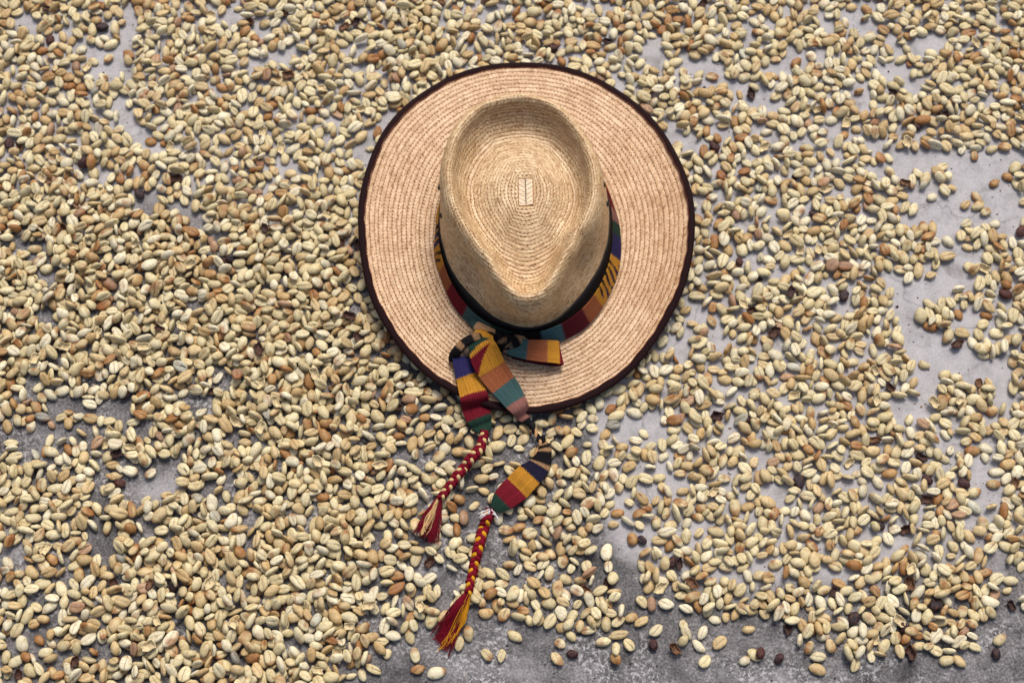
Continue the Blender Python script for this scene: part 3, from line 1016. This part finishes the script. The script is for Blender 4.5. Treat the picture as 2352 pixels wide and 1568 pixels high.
def braid_row(fn, u0, u1, stride, mat, parent, tooth=.0036, amp=1.0):
    e = 1e-3
    pts0 = fn(u0 if np.isscalar(u0) else u0)[::stride]
    loop = np.linalg.norm(np.diff(np.concatenate([pts0, pts0[:1]]), axis=0), axis=1)
    v = np.concatenate([[0], np.cumsum(loop)])
    nt_ = max(6, round(v[-1] / tooth))
    ph = v[:-1] / v[-1] * nt_ * 2 * math.pi + rng.uniform(0, 6.28)
    rows, uvs = [], []
    full = len(fn(0.0))
    phf = np.interp(np.arange(full), np.arange(0, full, stride), ph) if stride > 1 else ph
    for s, l in zip(CROSS, LIFT):
        un = u0 + (u1 - u0) * s
        if s > .9:
            un = un - (u1 - u0) * .20 * (.5 + .5 * np.cos(phf))
        if 0 < s < .2:
            un = un + (u1 - u0) * .05 * np.cos(phf)
        P = fn(un)
        du = fn(np.clip(un + e, 0, 1)) - fn(np.clip(un - e, 0, 1))
        dp = np.roll(P, -1, 0) - np.roll(P, 1, 0)
        N = unit(np.cross(du, dp))
        rel = l * amp
        if 0 < s < .96:
            rel = rel + .00022 * amp * np.cos(phf + abs(s - .5) * 7)
        P = P + N * np.reshape(rel, (-1, 1)) if not np.isscalar(rel) else P + N * rel
        rows.append(P[::stride])
        uvs.append(np.stack([v[:-1], np.full(len(loop), s)], 1))
    n = len(rows[0])
    # close the ring with a doubled first column so that UVs do not wrap
    rows = [np.concatenate([r, r[:1]]) for r in rows]
    uvs = [np.concatenate([q, [[v[-1], q[0, 1]]]]) for q in uvs]
    V = np.stack(rows, 1).reshape(-1, 3)
    U = np.stack(uvs, 1).reshape(-1, 2)
    return obj('braid_row', mesh_np('braid_row', V, grid_quads(n + 1, len(CROSS))[:, ::-1], uv=U, mat=mat), parent)


def shell(name, fn, us, drop_top, drop_bot, mat):
    top, bot = [], []
    for u in us:
        e = 1e-3
        P = fn(u)
        du = fn(min(u + e, 1)) - fn(max(u - e, 0))
        dp = np.roll(P, -1, 0) - np.roll(P, 1, 0)
        N = unit(np.cross(du, dp))
        top.append((P - N * drop_top)[::4])
        bot.append((P - N * drop_bot)[::4])
    m = len(top[0])
    n = len(us)
    V = np.concatenate(top + bot[::-1])
    q = grid_quads(2 * n, m, wrap_n=True, wrap_m=True)
    return obj(name, mesh_np(name, V, q, mat=mat), hat)


crown = shell('crown', crown_pt, np.linspace(0, 1, 90), .0006, .0024, M_SHELLIN)
brim = shell('brim', brim_pt, np.linspace(0, .995, 16), .0006, .0026, M_SHELLIN)
N_CR, N_BR = 52, 17


def edges_of(n, phi, amp):
    """row boundaries, each wandering a little round the hat"""
    out = []
    for i in range(n + 1):
        w = sum(rng.normal(0, 1) * np.sin(k * phi + rng.uniform(0, 6.28)) / k ** .5 for k in (1, 2, 3, 5, 8))
        w = w * amp + rng.normal(0, amp * .6)
        out.append((i + (w if 0 < i < n else 0)) / n + 0 * phi)
    return out


EC, EB = edges_of(N_CR, PHI, .05), edges_of(N_BR, PHIB, .075)
for i in range(N_CR):
    braid_row(crown_pt, EC[i], np.minimum(EC[i + 1] + .0008, 1), 1 if i > 16 else 2, M_CROWN, crown, .0034, .75)
for i in range(N_BR):
    braid_row(brim_pt, EB[i], np.minimum(EB[i + 1] + .002, 1), 1, M_BRIM, brim, .0036, .75)

# woven patch at the centre of the crown: split palm strips laid herringbone
nst = 6
pitch = 2 * PH / nst
for sx in (-1, 1):
    for k in range(-1, nst + 1):
        y0 = -PH + k * pitch + (0.5 * pitch if sx > 0 else 0)
        xa, xb = (0.0008 if sx > 0 else -0.0008) * -1, sx * PW * .98
        rise = .0050
        g = .00017
        poly = [(xa, y0 + g), (xb, y0 + g + rise), (xb, y0 + pitch - g + rise), (xa, y0 + pitch - g)]
        poly = [(x, min(max(y - .0012, -PH * .98), PH * .98)) for x, y in poly]
        if poly[1][1] >= poly[2][1] - .0006 and poly[0][1] >= poly[3][1] - .0006: continue
        zt = HC + .0009
        V = [(x, y, zt - .0022) for x, y in poly] + [(x, y, zt - .0002) for x, y in poly]
        ctr = np.mean(poly, 0)
        V += [(ctr[0] + (x - ctr[0]) * .95, ctr[1] + (y - ctr[1]) * .93, zt) for x, y in poly]
        F = [(3, 2, 1, 0)] + [(i, (i + 1) % 4, 4 + (i + 1) % 4, 4 + i) for i in range(4)] + [(4 + i, 4 + (i + 1) % 4, 8 + (i + 1) % 4, 8 + i) for i in range(4)] + [(8, 9, 10, 11)]
        me = bpy.data.meshes.new('palm_strip')
        me.from_pydata(V, [], F)
        me.materials.append(M_PATCH)
        obj('palm_strip', me, crown)
# thread frame round the patch
fp = [(-PW, -PH), (PW, -PH), (PW, PH), (-PW, PH)]


def tube(path, r, nseg=10, flat=1.0, up=None, closed=False):
    P = np.asarray(path, float)
    n = len(P)
    Tn = unit(np.gradient(P, axis=0)) if not closed else unit(np.roll(P, -1, 0) - np.roll(P, 1, 0))
    upv = np.array([0, 0, 1.0]) if up is None else up
    B = unit(np.cross(np.broadcast_to(upv, P.shape), Tn))
    N = np.cross(Tn, B)
    r = np.broadcast_to(r, (n,))
    a = np.linspace(0, 2 * math.pi, nseg, endpoint=False)
    V = P[:, None] + r[:, None, None] * (np.cos(a)[None, :, None] * B[:, None] + flat * np.sin(a)[None, :, None] * N[:, None])
    q = grid_quads(n, nseg, wrap_n=closed, wrap_m=True)
    V = V.reshape(-1, 3)
    tr = None
    if not closed:
        V = np.concatenate([V, P[:1], P[-1:]])
        j = np.arange(nseg)
        tr = np.concatenate([np.stack([np.full(nseg, n * nseg), (j + 1) % nseg, j], 1), np.stack([np.full(nseg, n * nseg + 1), (n - 1) * nseg + j, (n - 1) * nseg + (j + 1) % nseg], 1)])
    return V, q, tr


sq = []
for (x0, y0), (x1, y1) in zip(fp, fp[1:] + fp[:1]):
    for k in range(14):
        f = k / 14
        sq.append((x0 + (x1 - x0) * f, y0 + (y1 - y0) * f, HC + .0006 + .0003 * math.cos(k * math.pi)))
V, q, tr = tube(np.array(sq), .00045, 6, closed=True)
obj('patch_stitching', mesh_np('patch_stitching', V, q, tr, mat=M_PATCHST), crown)

# dark cloth binding folded over the brim edge
e = brim_pt(1.0)
outv = unit(e * np.array([1, 1, 0]))
upv = np.array([0, 0, 1.0])
wob = .0004 * np.sin(PHIB * 23) + .0003 * np.sin(PHIB * 57 + 1)
sec = [(-.0050, .0010), (-.0046, .0016), (-.0030, .0020), (-.0005, .0018), (.0012, .0010), (.0016, -.0006), (.0010, -.0024), (-.0008, -.0036), (-.0036, -.0040), (-.0054, -.0036), (-.0056, -.0028)]
V = np.stack([e + outv * (a + (wob[:, None] if k < 2 or k > 8 else 0)) + upv * z for k, (a, z) in enumerate(sec)], 1).reshape(-1, 3)
binding = obj('brim_binding', mesh_np('brim_binding', V, grid_quads(M_B, len(sec), wrap_n=True, wrap_m=True)[:, ::-1], mat=M_BIND), hat)
st = e + outv * (-.0053 + wob[:, None]) + upv * (.0016 + .0003 * np.cos(np.arange(M_B) * math.pi / 2))[:, None]
V, q, tr = tube(st, .00042, 6, closed=True)
obj('binding_stitching', mesh_np('binding_stitching', V, q, mat=M_STITCH), binding)

# black ribbon round the foot of the crown
U_lo = .985


def u_at_z(z):
    """row parameter on the outer wall at height z, per phi"""
    out = np.zeros(M_PHI)
    for j in range(M_PHI):
        col = TZ[:, j]
        k0 = int(np.argmax(col))
        seg = col[k0:]
        out[j] = np.interp(-z, -seg, US[k0:])
    return out


rows = []
for z in (.003, .009, .015, .0205, .0215):
    P = crown_pt(u_at_z(z))
    o_ = unit(P * np.array([1, 1, 0]))
    rows.append(P + o_ * (.0020 if z < .021 else .0008))
for z in (.0205, .003):
    P = crown_pt(u_at_z(z))
    rows.append(P + unit(P * np.array([1, 1, 0])) * .0006)
V = np.stack(rows, 1).reshape(-1, 3)
obj('black_ribbon', mesh_np('black_ribbon', V, grid_quads(M_PHI, len(rows), wrap_n=True, wrap_m=True), mat=M_RIBBON), hat)

# vent eyelets in the crown wall
for (u, v, z) in ((1010, 432, .068), (1004, 497, .052), (1387, 425, .068), (1397, 468, .052)):
    p = Q(u, v, z + HZ)
    lx, ly = to_hat(p[0], p[1])
    j = int(np.argmin(np.abs(((PHI - math.atan2(ly, lx) + math.pi) % (2 * math.pi)) - math.pi)))
    uu = u_at_z(z)
    P = crown_pt(uu)[j]
    du = crown_pt(np.clip(uu + .01, 0, 1))[j] - crown_pt(uu - .01)[j]
    tp = np.array([-math.sin(PHI[j]), math.cos(PHI[j]), 0])
    du = unit(du)
    N = unit(np.cross(du, tp))
    a = np.linspace(0, 2 * math.pi, 16, endpoint=False)
    ringp = P + N * .0012 + .0020 * (np.cos(a)[:, None] * du + np.sin(a)[:, None] * tp)
    V, q, tr = tube(ringp, .0008, 8, up=N, closed=True)
    ey = obj('eyelet', mesh_np('eyelet', V, q, mat=M_EYE), hat)
    dV = np.concatenate([P + N * .0009 + .0019 * (np.cos(a)[:, None] * du + np.sin(a)[:, None] * tp), [P + N * .0005]])
    dj = np.arange(16)
    obj('eyelet_dark_disc', mesh_np('eyelet_dark_disc', dV, tris=np.stack([np.full(16, 16), dj, (dj + 1) % 16], 1), mat=M_RIBBON), ey)  # black disc stands in for the shade inside the vent opening

# ------------------------------------------------------------------ woven sash tied round the crown
sash = bpy.data.objects.new('woven_sash', None)
COL.objects.link(sash)
sash.location = (0, 0, 0)
tag(sash, 'multicoloured woven sash knotted round the straw hat with two braided tails', 'sash')

ORANGE, CRIM, COPPER, TEAL, PINK = lin(204, 140, 30), lin(116, 10, 32), lin(164, 92, 54), lin(66, 98, 98), lin(150, 100, 90)
GREEN, NAVY, BLUE, BLACK, PEACH = lin(32, 62, 50), lin(30, 26, 54), lin(50, 46, 100), lin(18, 16, 20), lin(194, 150, 106)
DKRED, TAUPE, LTEAL, CREAMY, WHITE, YEL = lin(92, 14, 30), lin(120, 102, 84), lin(70, 112, 122), lin(214, 184, 130), lin(220, 216, 218), lin(212, 152, 30)


def surf_z(x, y, r=5):
    """top of hat brim or beans round (x, y)"""
    t, phi, r_, re = brim_t(x, y)
    z = 0.0
    if r_ < re + .002:
        z = HZ + float(brim_dz(t, phi)) + (.0020 if t < .94 else .0036)
    else:
        cx, cy = int((x - X0) / CELL), int((y - Y0) / CELL)
        z = float(H[max(cy - r, 0):cy + r + 1, max(cx - r, 0):cx + r + 1].max())
    return z


def smooth1(a, k):
    a = np.array(a, float)
    for _ in range(k):
        b = a.copy()
        b[1:-1] = (a[:-2] + 2 * a[1:-1] + a[2:]) / 4
        a = b
    return a


def bands(cols, edges):
    def f(s, t):
        c = np.zeros(s.shape + (3,))
        lo = 0
        for col, hi in zip(cols, edges):
            c[(s >= lo) & (s <= hi)] = col
            lo = hi
        return c
    return f


def ribbon(name, P, Wd, B, colf, parent, cords=12, thick=.0011, camber=0.0, mat=M_CLOTH, fray=0.0):
    """strip along P (n,3), width Wd (n,), side vectors B (n,3); corded top and bottom"""
    n = len(P)
    Tn = unit(np.gradient(P, axis=0))
    B = unit(B - Tn * (B * Tn).sum(1, keepdims=True))
    N = np.cross(Tn, B)
    N *= np.sign(N[:, 2:3] + 1e-9) if name != 'sash_band' else 1
    m = cords * 4 + 1
    t = np.linspace(0, 1, m)
    rib = .00028 * np.abs(np.sin(t * math.pi * cords)) + camber * (1 - (2 * t - 1) ** 2)
    off = (t - .5)[None, :, None] * Wd[:, None, None] * B[:, None]
    sweave = np.arange(n)
    wv = .00006 * np.cos(sweave * math.pi)[:, None]
    top = P[:, None] + off + N[:, None] * (rib[None] + wv)[..., None]
    bot = P[:, None] + off - N[:, None] * (thick - camber * (1 - (2 * t - 1) ** 2))[None, :, None]
    ring = np.concatenate([top, bot[:, ::-1]], 1)
    V = ring.reshape(-1, 3)
    mm = 2 * m
    q = grid_quads(n, mm, wrap_m=True)
    caps = []
    for i in (0, n - 1):
        for j in range(m - 1):
            f = [i * mm + j, i * mm + j + 1, i * mm + mm - 2 - j, i * mm + mm - 1 - j]
            caps.append(f if i else f[::-1])
    S, Tt = np.meshgrid(np.linspace(0, 1, n), t, indexing='ij')
    Lr = np.linalg.norm(np.diff(P, axis=0), axis=1).sum()
    rag = (.0006 * np.sin(Tt * math.pi * cords * 2) + rng.normal(0, .00018, S.shape)) / Lr
    c = colf(np.clip(S + rag, 0, 1), Tt)
    c = c * (.80 + .20 * np.abs(np.sin(Tt * math.pi * cords)))[..., None] * rng.normal(1, .11, (1, m, 1)) * rng.normal(1, .10, S.shape + (1,))
    c = c * .86 + c.mean(-1, keepdims=True) * .05
    c = np.clip(np.concatenate([c, c[:, ::-1]], 1).reshape(-1, 3), 0, 1)
    return obj(name, mesh_np(name, V, np.concatenate([q, caps]), col=c, mat=mat), parent)


def arcpts(pts, n):
    """smooth curve through picture points (u, v, ...) at even arc length"""
    C = catmull(np.array(pts, float), 600)
    L = np.concatenate([[0], np.cumsum(np.hypot(*np.diff(C[:, :2], axis=0).T))])
    f = np.linspace(0, L[-1], n)
    return np.column_stack([np.interp(f, L, C[:, k]) for k in range(C.shape[1])])


def laid(pts, n, lift=.0014, r=5, sm=10, zadd=None):
    """ribbon path from picture points lying on whatever is beneath"""
    uv_ = arcpts(pts, n)
    xy = np.array([Q(u, v, .018)[:2] for u, v in uv_[:, :2]])
    z = np.array([surf_z(x, y, r) for x, y in xy])
    z = np.maximum(smooth1(z, sm), smooth1(z, 2) - .0012) + lift
    z = smooth1(z, sm)
    if zadd is not None:
        z = z + np.interp(np.linspace(0, 1, n), *zadd)
    return np.column_stack([xy, z])


def flatB(P):
    Tn = unit(np.gradient(P, axis=0))
    return unit(np.cross(np.array([[0, 0, 1.0]]), Tn))


PXM = FRAME_W / 2352
# --- the part round the crown
nb = 520
pb = np.linspace(rad(-96), rad(-96 + 360), nb)               # from the front, by the right side, back to the front
rb = ell_r(pb, RX_B, RY_B, BY)
wobb = .0008 * np.sin(pb * 5) + .0006 * np.sin(pb * 11 + 1)
rise = .0105 + .0014 * np.sin(pb * 4 + .5)
loose = (.0142 - .0050 * sstep(-.4, .9, -np.cos(pb))) * (1 - .42 * sstep(-.35, .25, np.sin(pb))) + wobb
inn, ou = rb + .0038, rb + loose
zi, zo = HZ + .0030 + rise * 1.55, HZ + .0042 + 0 * pb


def hat_xy(r, a):
    c, s = math.cos(HROT), math.sin(HROT)
    x, y = r * np.cos(a), r * np.sin(a)
    return HX + c * x - s * y, HY + s * x + c * y


xi, yi = hat_xy(inn, pb)
xo, yo = hat_xy(ou, pb)
Pin, Pout = np.column_stack([xi, yi, zi]), np.column_stack([xo, yo, zo])
Pm, Bv, Wv = (Pin + Pout) / 2, unit(Pin - Pout), np.linalg.norm(Pin - Pout, axis=1)
deg = np.degrees(pb)


def ring_col(s, t):
    d = -96 + 360 * s
    c = np.empty(s.shape + (3,))
    c[:] = NAVY
    for lo, hi, col in ((-96, -84, BLACK), (-84, -74, LTEAL), (-74, -61, DKRED), (-61, -51, COPPER), (-51, -24, ORANGE), (-24, -10, BLUE * .7), (-10, -1, GREEN), (-1, 8, PINK), (8, 22, CRIM), (22, 40, ORANGE), (40, 70, TEAL), (70, 110, CRIM), (110, 140, GREEN), (140, 165, BLUE), (165, 180, ORANGE), (180, 196, BLUE), (196, 210, ORANGE), (210, 222, COPPER), (222, 237, CRIM), (237, 252, TEAL), (252, 262, GREEN), (262, 264.5, BLACK)):
        c[(d >= lo) & (d <= hi)] = col
    # zigzag figures in the orange cloth
    z = np.abs(((d * .23 + .9 * t) % 1) - .5) < (.20 + .10 * np.sin(t * 9 + d))
    zz = z & (((d > -48) & (d < -27)) | ((d > 182) & (d < 194)) | ((d > 198) & (d < 206)))
    c[zz] = np.where((t > .45)[zz][:, None], NAVY * 1.3, BLACK)
    z2 = (np.abs(((d * .19 + .4 * t) % 1) - .5) < .17) & (d > 180) & (d < 196)
    c[z2] = ORANGE
    return c * .8


ribbon('sash_band', Pm, Wv, -Bv, ring_col, sash, 12, .0010)

# --- tail with the triangle figures, ends in a thin cord
def tailA_col(s, t):
    c = np.empty(s.shape + (3,))
    c[:] = ORANGE
    c[s > .385] = COPPER
    c[s > .57] = TEAL
    c[s > .765] = PINK
    c[s > .945] = BLACK
    c[(s > .10 - .01 * t) & (s < .215 - .14 * t) & (t < .86)] = GREEN
    c[(s > .245 - .11 * t) & (s < .375 - .27 * t) & (t < .82)] = CRIM
    return c


A = [(1119, 776, 34), (1109, 803, 56), (1116, 834, 71), (1139, 869, 68), (1169, 905, 60), (1195, 940, 44), (1210, 960, 20), (1216, 968, 13)]
PA = laid(A, 190, .0030, 4, 14, ([0, .06, .18, .4, .8, .93, 1], [.010, .018, .017, .005, .001, 0, 0]))
WA = arcpts(A, 190)[:, 2] * PXM * .985
ribbon('sash_tail', PA, WA, flatB(PA), tailA_col, sash, 13, .0012, .0016)

# --- tail with broad blue, orange, crimson and green bands
Bt = [(1058, 812, 30), (1059, 830, 38), (1069, 862, 47), (1086, 905, 62), (1097, 945, 62), (1109, 974, 42), (1115, 988, 20)]
PB_ = laid(Bt, 180, .0026, 4, 14, ([0, .12, .35, 1], [.012, .007, .001, 0]))
WB = arcpts(Bt, 180)[:, 2] * PXM * .985
ribbon('sash_tail', PB_, WB, flatB(PB_), bands([PEACH * .7, BLUE, ORANGE, CRIM, GREEN], [.09, .31, .545, .80, 1.0]), sash, 12, .0012, .0018)

# --- bow loop to the right: runs out, folds under and comes back
Lp = [(1158, 790, .014), (1180, 797, .016), (1215, 803, .0165), (1250, 806, .0155), (1278, 808, .0125), (1287, 811, .0085), (1278, 814, .005), (1250, 812, .0035), (1215, 806, .003), (1180, 799, .003)]
pl = []
for u, v, h in Lp:
    q_ = Q(u, v, HZ + h)
    pl.append(q_)
PL = catmull(np.array(pl), 230)
WL = np.interp(np.linspace(0, 1, 230), [0, .1, .3, .55, 1], [26, 40, 50, 54, 50]) * PXM
BL = np.tile(np.array([[-.06, 1, .22]]), (230, 1))
BL[:, 0] -= np.linspace(0, .22, 230)
ribbon('bow_loop', PL, WL, -BL, bands([PINK, TEAL, COPPER, ORANGE, CRIM, DKRED], [.06, .21, .36, .505, .70, 1.0]), sash, 12, .0010)

# --- knot: crossed folds of the black and tan end of the sash
def fold(pts, wid, colf, cords=9, name='knot_fold', tilt=(0, 0, 0), n=90, camber=.003):
    P = catmull(np.array([Q(u, v, HZ + h) for u, v, h in pts]), n)
    W_ = np.interp(np.linspace(0, 1, n), np.linspace(0, 1, len(wid)), wid) * PXM
    B = flatB(P) + np.array(tilt)
    return ribbon(name, P, W_, B, colf, sash, cords, .0014, camber)


stripes = bands([BLACK, TAUPE, BLACK, PEACH * .8, BLACK], [.30, .36, .62, .70, 1])
fold([(1085, 738, .010), (1105, 752, .013), (1128, 766, .015), (1146, 778, .013)], [22, 30, 33, 26], bands([TEAL * .6, PEACH, PEACH * .8], [.2, .85, 1]))
fold([(1128, 752, .009), (1150, 768, .015), (1168, 782, .017), (1176, 800, .010), (1170, 812, .003)], [20, 34, 38, 30, 22], bands([GREEN * .6, BLACK, PEACH * .5, BLACK], [.25, .55, .62, 1]))
fold([(1222, 768, .006), (1204, 772, .013), (1186, 782, .017), (1166, 790, .014), (1152, 792, .006)], [18, 26, 30, 28, 20], bands([BLACK, PEACH * .7, BLACK, TAUPE * .7, BLACK], [.25, .46, .62, .70, 1]))
fold([(1150, 776, .010), (1122, 770, .018), (1094, 772, .022), (1066, 786, .021), (1048, 806, .016), (1044, 824, .008), (1052, 836, .004)], [22, 28, 26, 24, 24, 28, 30], bands([BLACK, PEACH * .55, BLACK, PEACH * .7, BLACK, PEACH * .6], [.30, .38, .52, .60, .86, 1]), tilt=(0, 0, .5))
fold([(1110, 774, .016), (1086, 786, .0165), (1073, 799, .016), (1067, 812, .011), (1068, 824, .005)], [24, 36, 42, 38, 30], bands([BLACK, TAUPE * .8, TAUPE, TAUPE * .75], [.16, .4, .8, 1]), camber=.004)
fold([(1152, 796, .006), (1156, 786, .016), (1150, 774, .017), (1140, 764, .010)], [26, 30, 28, 22], bands([BLACK, PEACH * .4, BLACK], [.4, .5, 1]), camber=.005)


# --- cord, second ribbon, braids and tassels
def tube_part(name, P, r, col, parent, nseg=8, flat=1.0):
    V, q, tr = tube(P, r, nseg, flat)
    c = np.repeat(np.atleast_2d(col), len(V), 0) if np.ndim(col) == 1 else np.concatenate([np.repeat(col, nseg, 0), col[:1], col[-1:]])
    return obj(name, mesh_np(name, V, q, tr, col=c, mat=M_CLOTH), parent)


PC = laid([(1214, 966), (1222, 976), (1232, 990), (1238, 1004), (1244, 1016)], 70, .0034, 5, 12)
for ph in (0, math.pi):
    a = np.linspace(0, 5 * math.pi, 70) + ph
    Bc = flatB(PC)
    P = PC + Bc * (.0011 * np.cos(a))[:, None] + np.array([0, 0, 1.0]) * (.0011 * np.sin(a))[:, None]
    colc = np.where((np.linspace(0, 1, 70) < .24)[:, None], BLACK, PEACH if ph == 0 else BLACK * 1.5)
    tube_part('sash_cord', P, .0016, colc, sash)
PK = laid([(1250, 994), (1246, 1004), (1252, 1012)], 30, .0030, 3, 8)
tube_part('cord_knot', PK, np.interp(np.linspace(0, 1, 30), [0, .5, 1], [.0012, .0034, .0022]), BLACK, sash, 10)

R2 = [(1245, 1008, 16), (1250, 1024, 34), (1247, 1042, 42), (1238, 1064, 54), (1214, 1090, 62), (1184, 1119, 64), (1154, 1146, 52), (1136, 1163, 26)]
P2 = laid(R2, 200, .0022, 5, 22)
W2 = arcpts(R2, 200)[:, 2] * PXM * .96
# the cloth turns over slightly at its upper end
B2 = flatB(P2) + np.column_stack([np.zeros(200), np.zeros(200), .5 * (1 - sstep(0, .5, np.linspace(0, 1, 200)))])
ribbon('sash_tail', P2, W2, B2, bands([PEACH * .85, BLACK, PEACH * .8, BLACK, PEACH * .8, NAVY * .8, ORANGE * .93, CRIM, GREEN], [.05, .085, .12, .255, .285, .45, .655, .875, 1.0]), sash, 14, .0012, .0014)


def braid(pts, wpx, colors, n=260, period=.0125, lift=.0022):
    C = laid(pts, n, lift, 4, 26)
    Bc = flatB(C)
    L = np.concatenate([[0], np.cumsum(np.linalg.norm(np.diff(C, axis=0), axis=1))])
    w = np.interp(np.linspace(0, 1, n), np.linspace(0, 1, len(wpx)), wpx) * PXM
    root = None
    for k, col in enumerate(colors):
        a = 2 * math.pi * (L / period + k / 3)
        P = C + Bc * (w * .27 * np.sin(a))[:, None] + np.array([0, 0, 1.0]) * (.0017 * np.sin(2 * a) + .001)[:, None]
        tube_part('braid_strand', P, w * (.205 if k == 1 else .255), col * rng.uniform(.92, 1.05), sash, 9, .9)


def threads(name, starts, ends, n, rad_, cols, mid=.0, spread0=.002, spread1=.006, lift=.001):
    Vs, Qs, Ts, Cs, off = [], [], [], [], 0
    s0, s1 = np.array(starts, float), np.array(ends, float)
    for i in range(n):
        f = rng.uniform()
        a = s0[0] + (s0[1] - s0[0]) * f
        bpt = s1[0] + (s1[1] - s1[0]) * np.clip(f + rng.normal(0, .22), -.25, 1.25)
        c = (a + bpt) / 2 + rng.normal(0, 3.0, 2) + np.array([mid, mid * .6])
        ln = rng.uniform(.80, 1.05)
        P = np.array([a, (a + c) / 2 + rng.normal(0, 1, 2), c, c + (bpt - c) * .6 * ln + rng.normal(0, 1.5, 2), a + (bpt - a) * ln])
        xyz = laid(P, 22, lift + rng.uniform(0, .0030), 3, 8)
        V, q, tr = tube(xyz, rad_ * np.linspace(1, .55, 22), 5)
        Vs.append(V); Qs.append(q + off); Ts.append(tr + off); off += len(V)
        Cs.append(np.repeat((cols[rng.integers(len(cols))] * rng.uniform(.75, 1.15))[None], len(V), 0))
    return obj(name, mesh_np(name, np.concatenate(Vs), np.concatenate(Qs), np.concatenate(Ts), col=np.clip(np.concatenate(Cs), 0, 1), mat=M_CLOTH), sash)


braid([(1127, 1166), (1118, 1185), (1109, 1208), (1099, 1252), (1089, 1290), (1080, 1335), (1075, 1362)], [24, 25, 24, 21, 18], [CRIM, YEL, CRIM], period=.0150)
threads('tassel', [(1068, 1356), (1078, 1364)], [(996, 1456), (1026, 1492)], 150, .00046, [CRIM, CRIM, DKRED])
threads('tassel', [(1074, 1362), (1081, 1362)], [(1006, 1484), (1038, 1466)], 90, .00044, [YEL, ORANGE], mid=6)
braid([(1113, 986), (1108, 1008), (1098, 1034), (1072, 1061), (1046, 1095), (1026, 1120), (1010, 1142)], [20, 24, 24, 22, 18], [CRIM, CREAMY, CRIM], period=.0118)
threads('tassel', [(1002, 1138), (1014, 1146)], [(958, 1222), (998, 1242)], 190, .00048, [CRIM, CRIM, DKRED])
threads('tassel', [(1003, 1142), (1007, 1146)], [(964, 1222), (976, 1226)], 24, .00046, [CREAMY, PEACH], lift=.004)
threads('frayed_end', [(1124, 1164), (1128, 1174)], [(1098, 1176), (1104, 1192)], 9, .0006, [WHITE], lift=.004)
threads('frayed_end', [(1128, 1164), (1132, 1172)], [(1138, 1178), (1146, 1190)], 9, .0006, [WHITE], lift=.004)
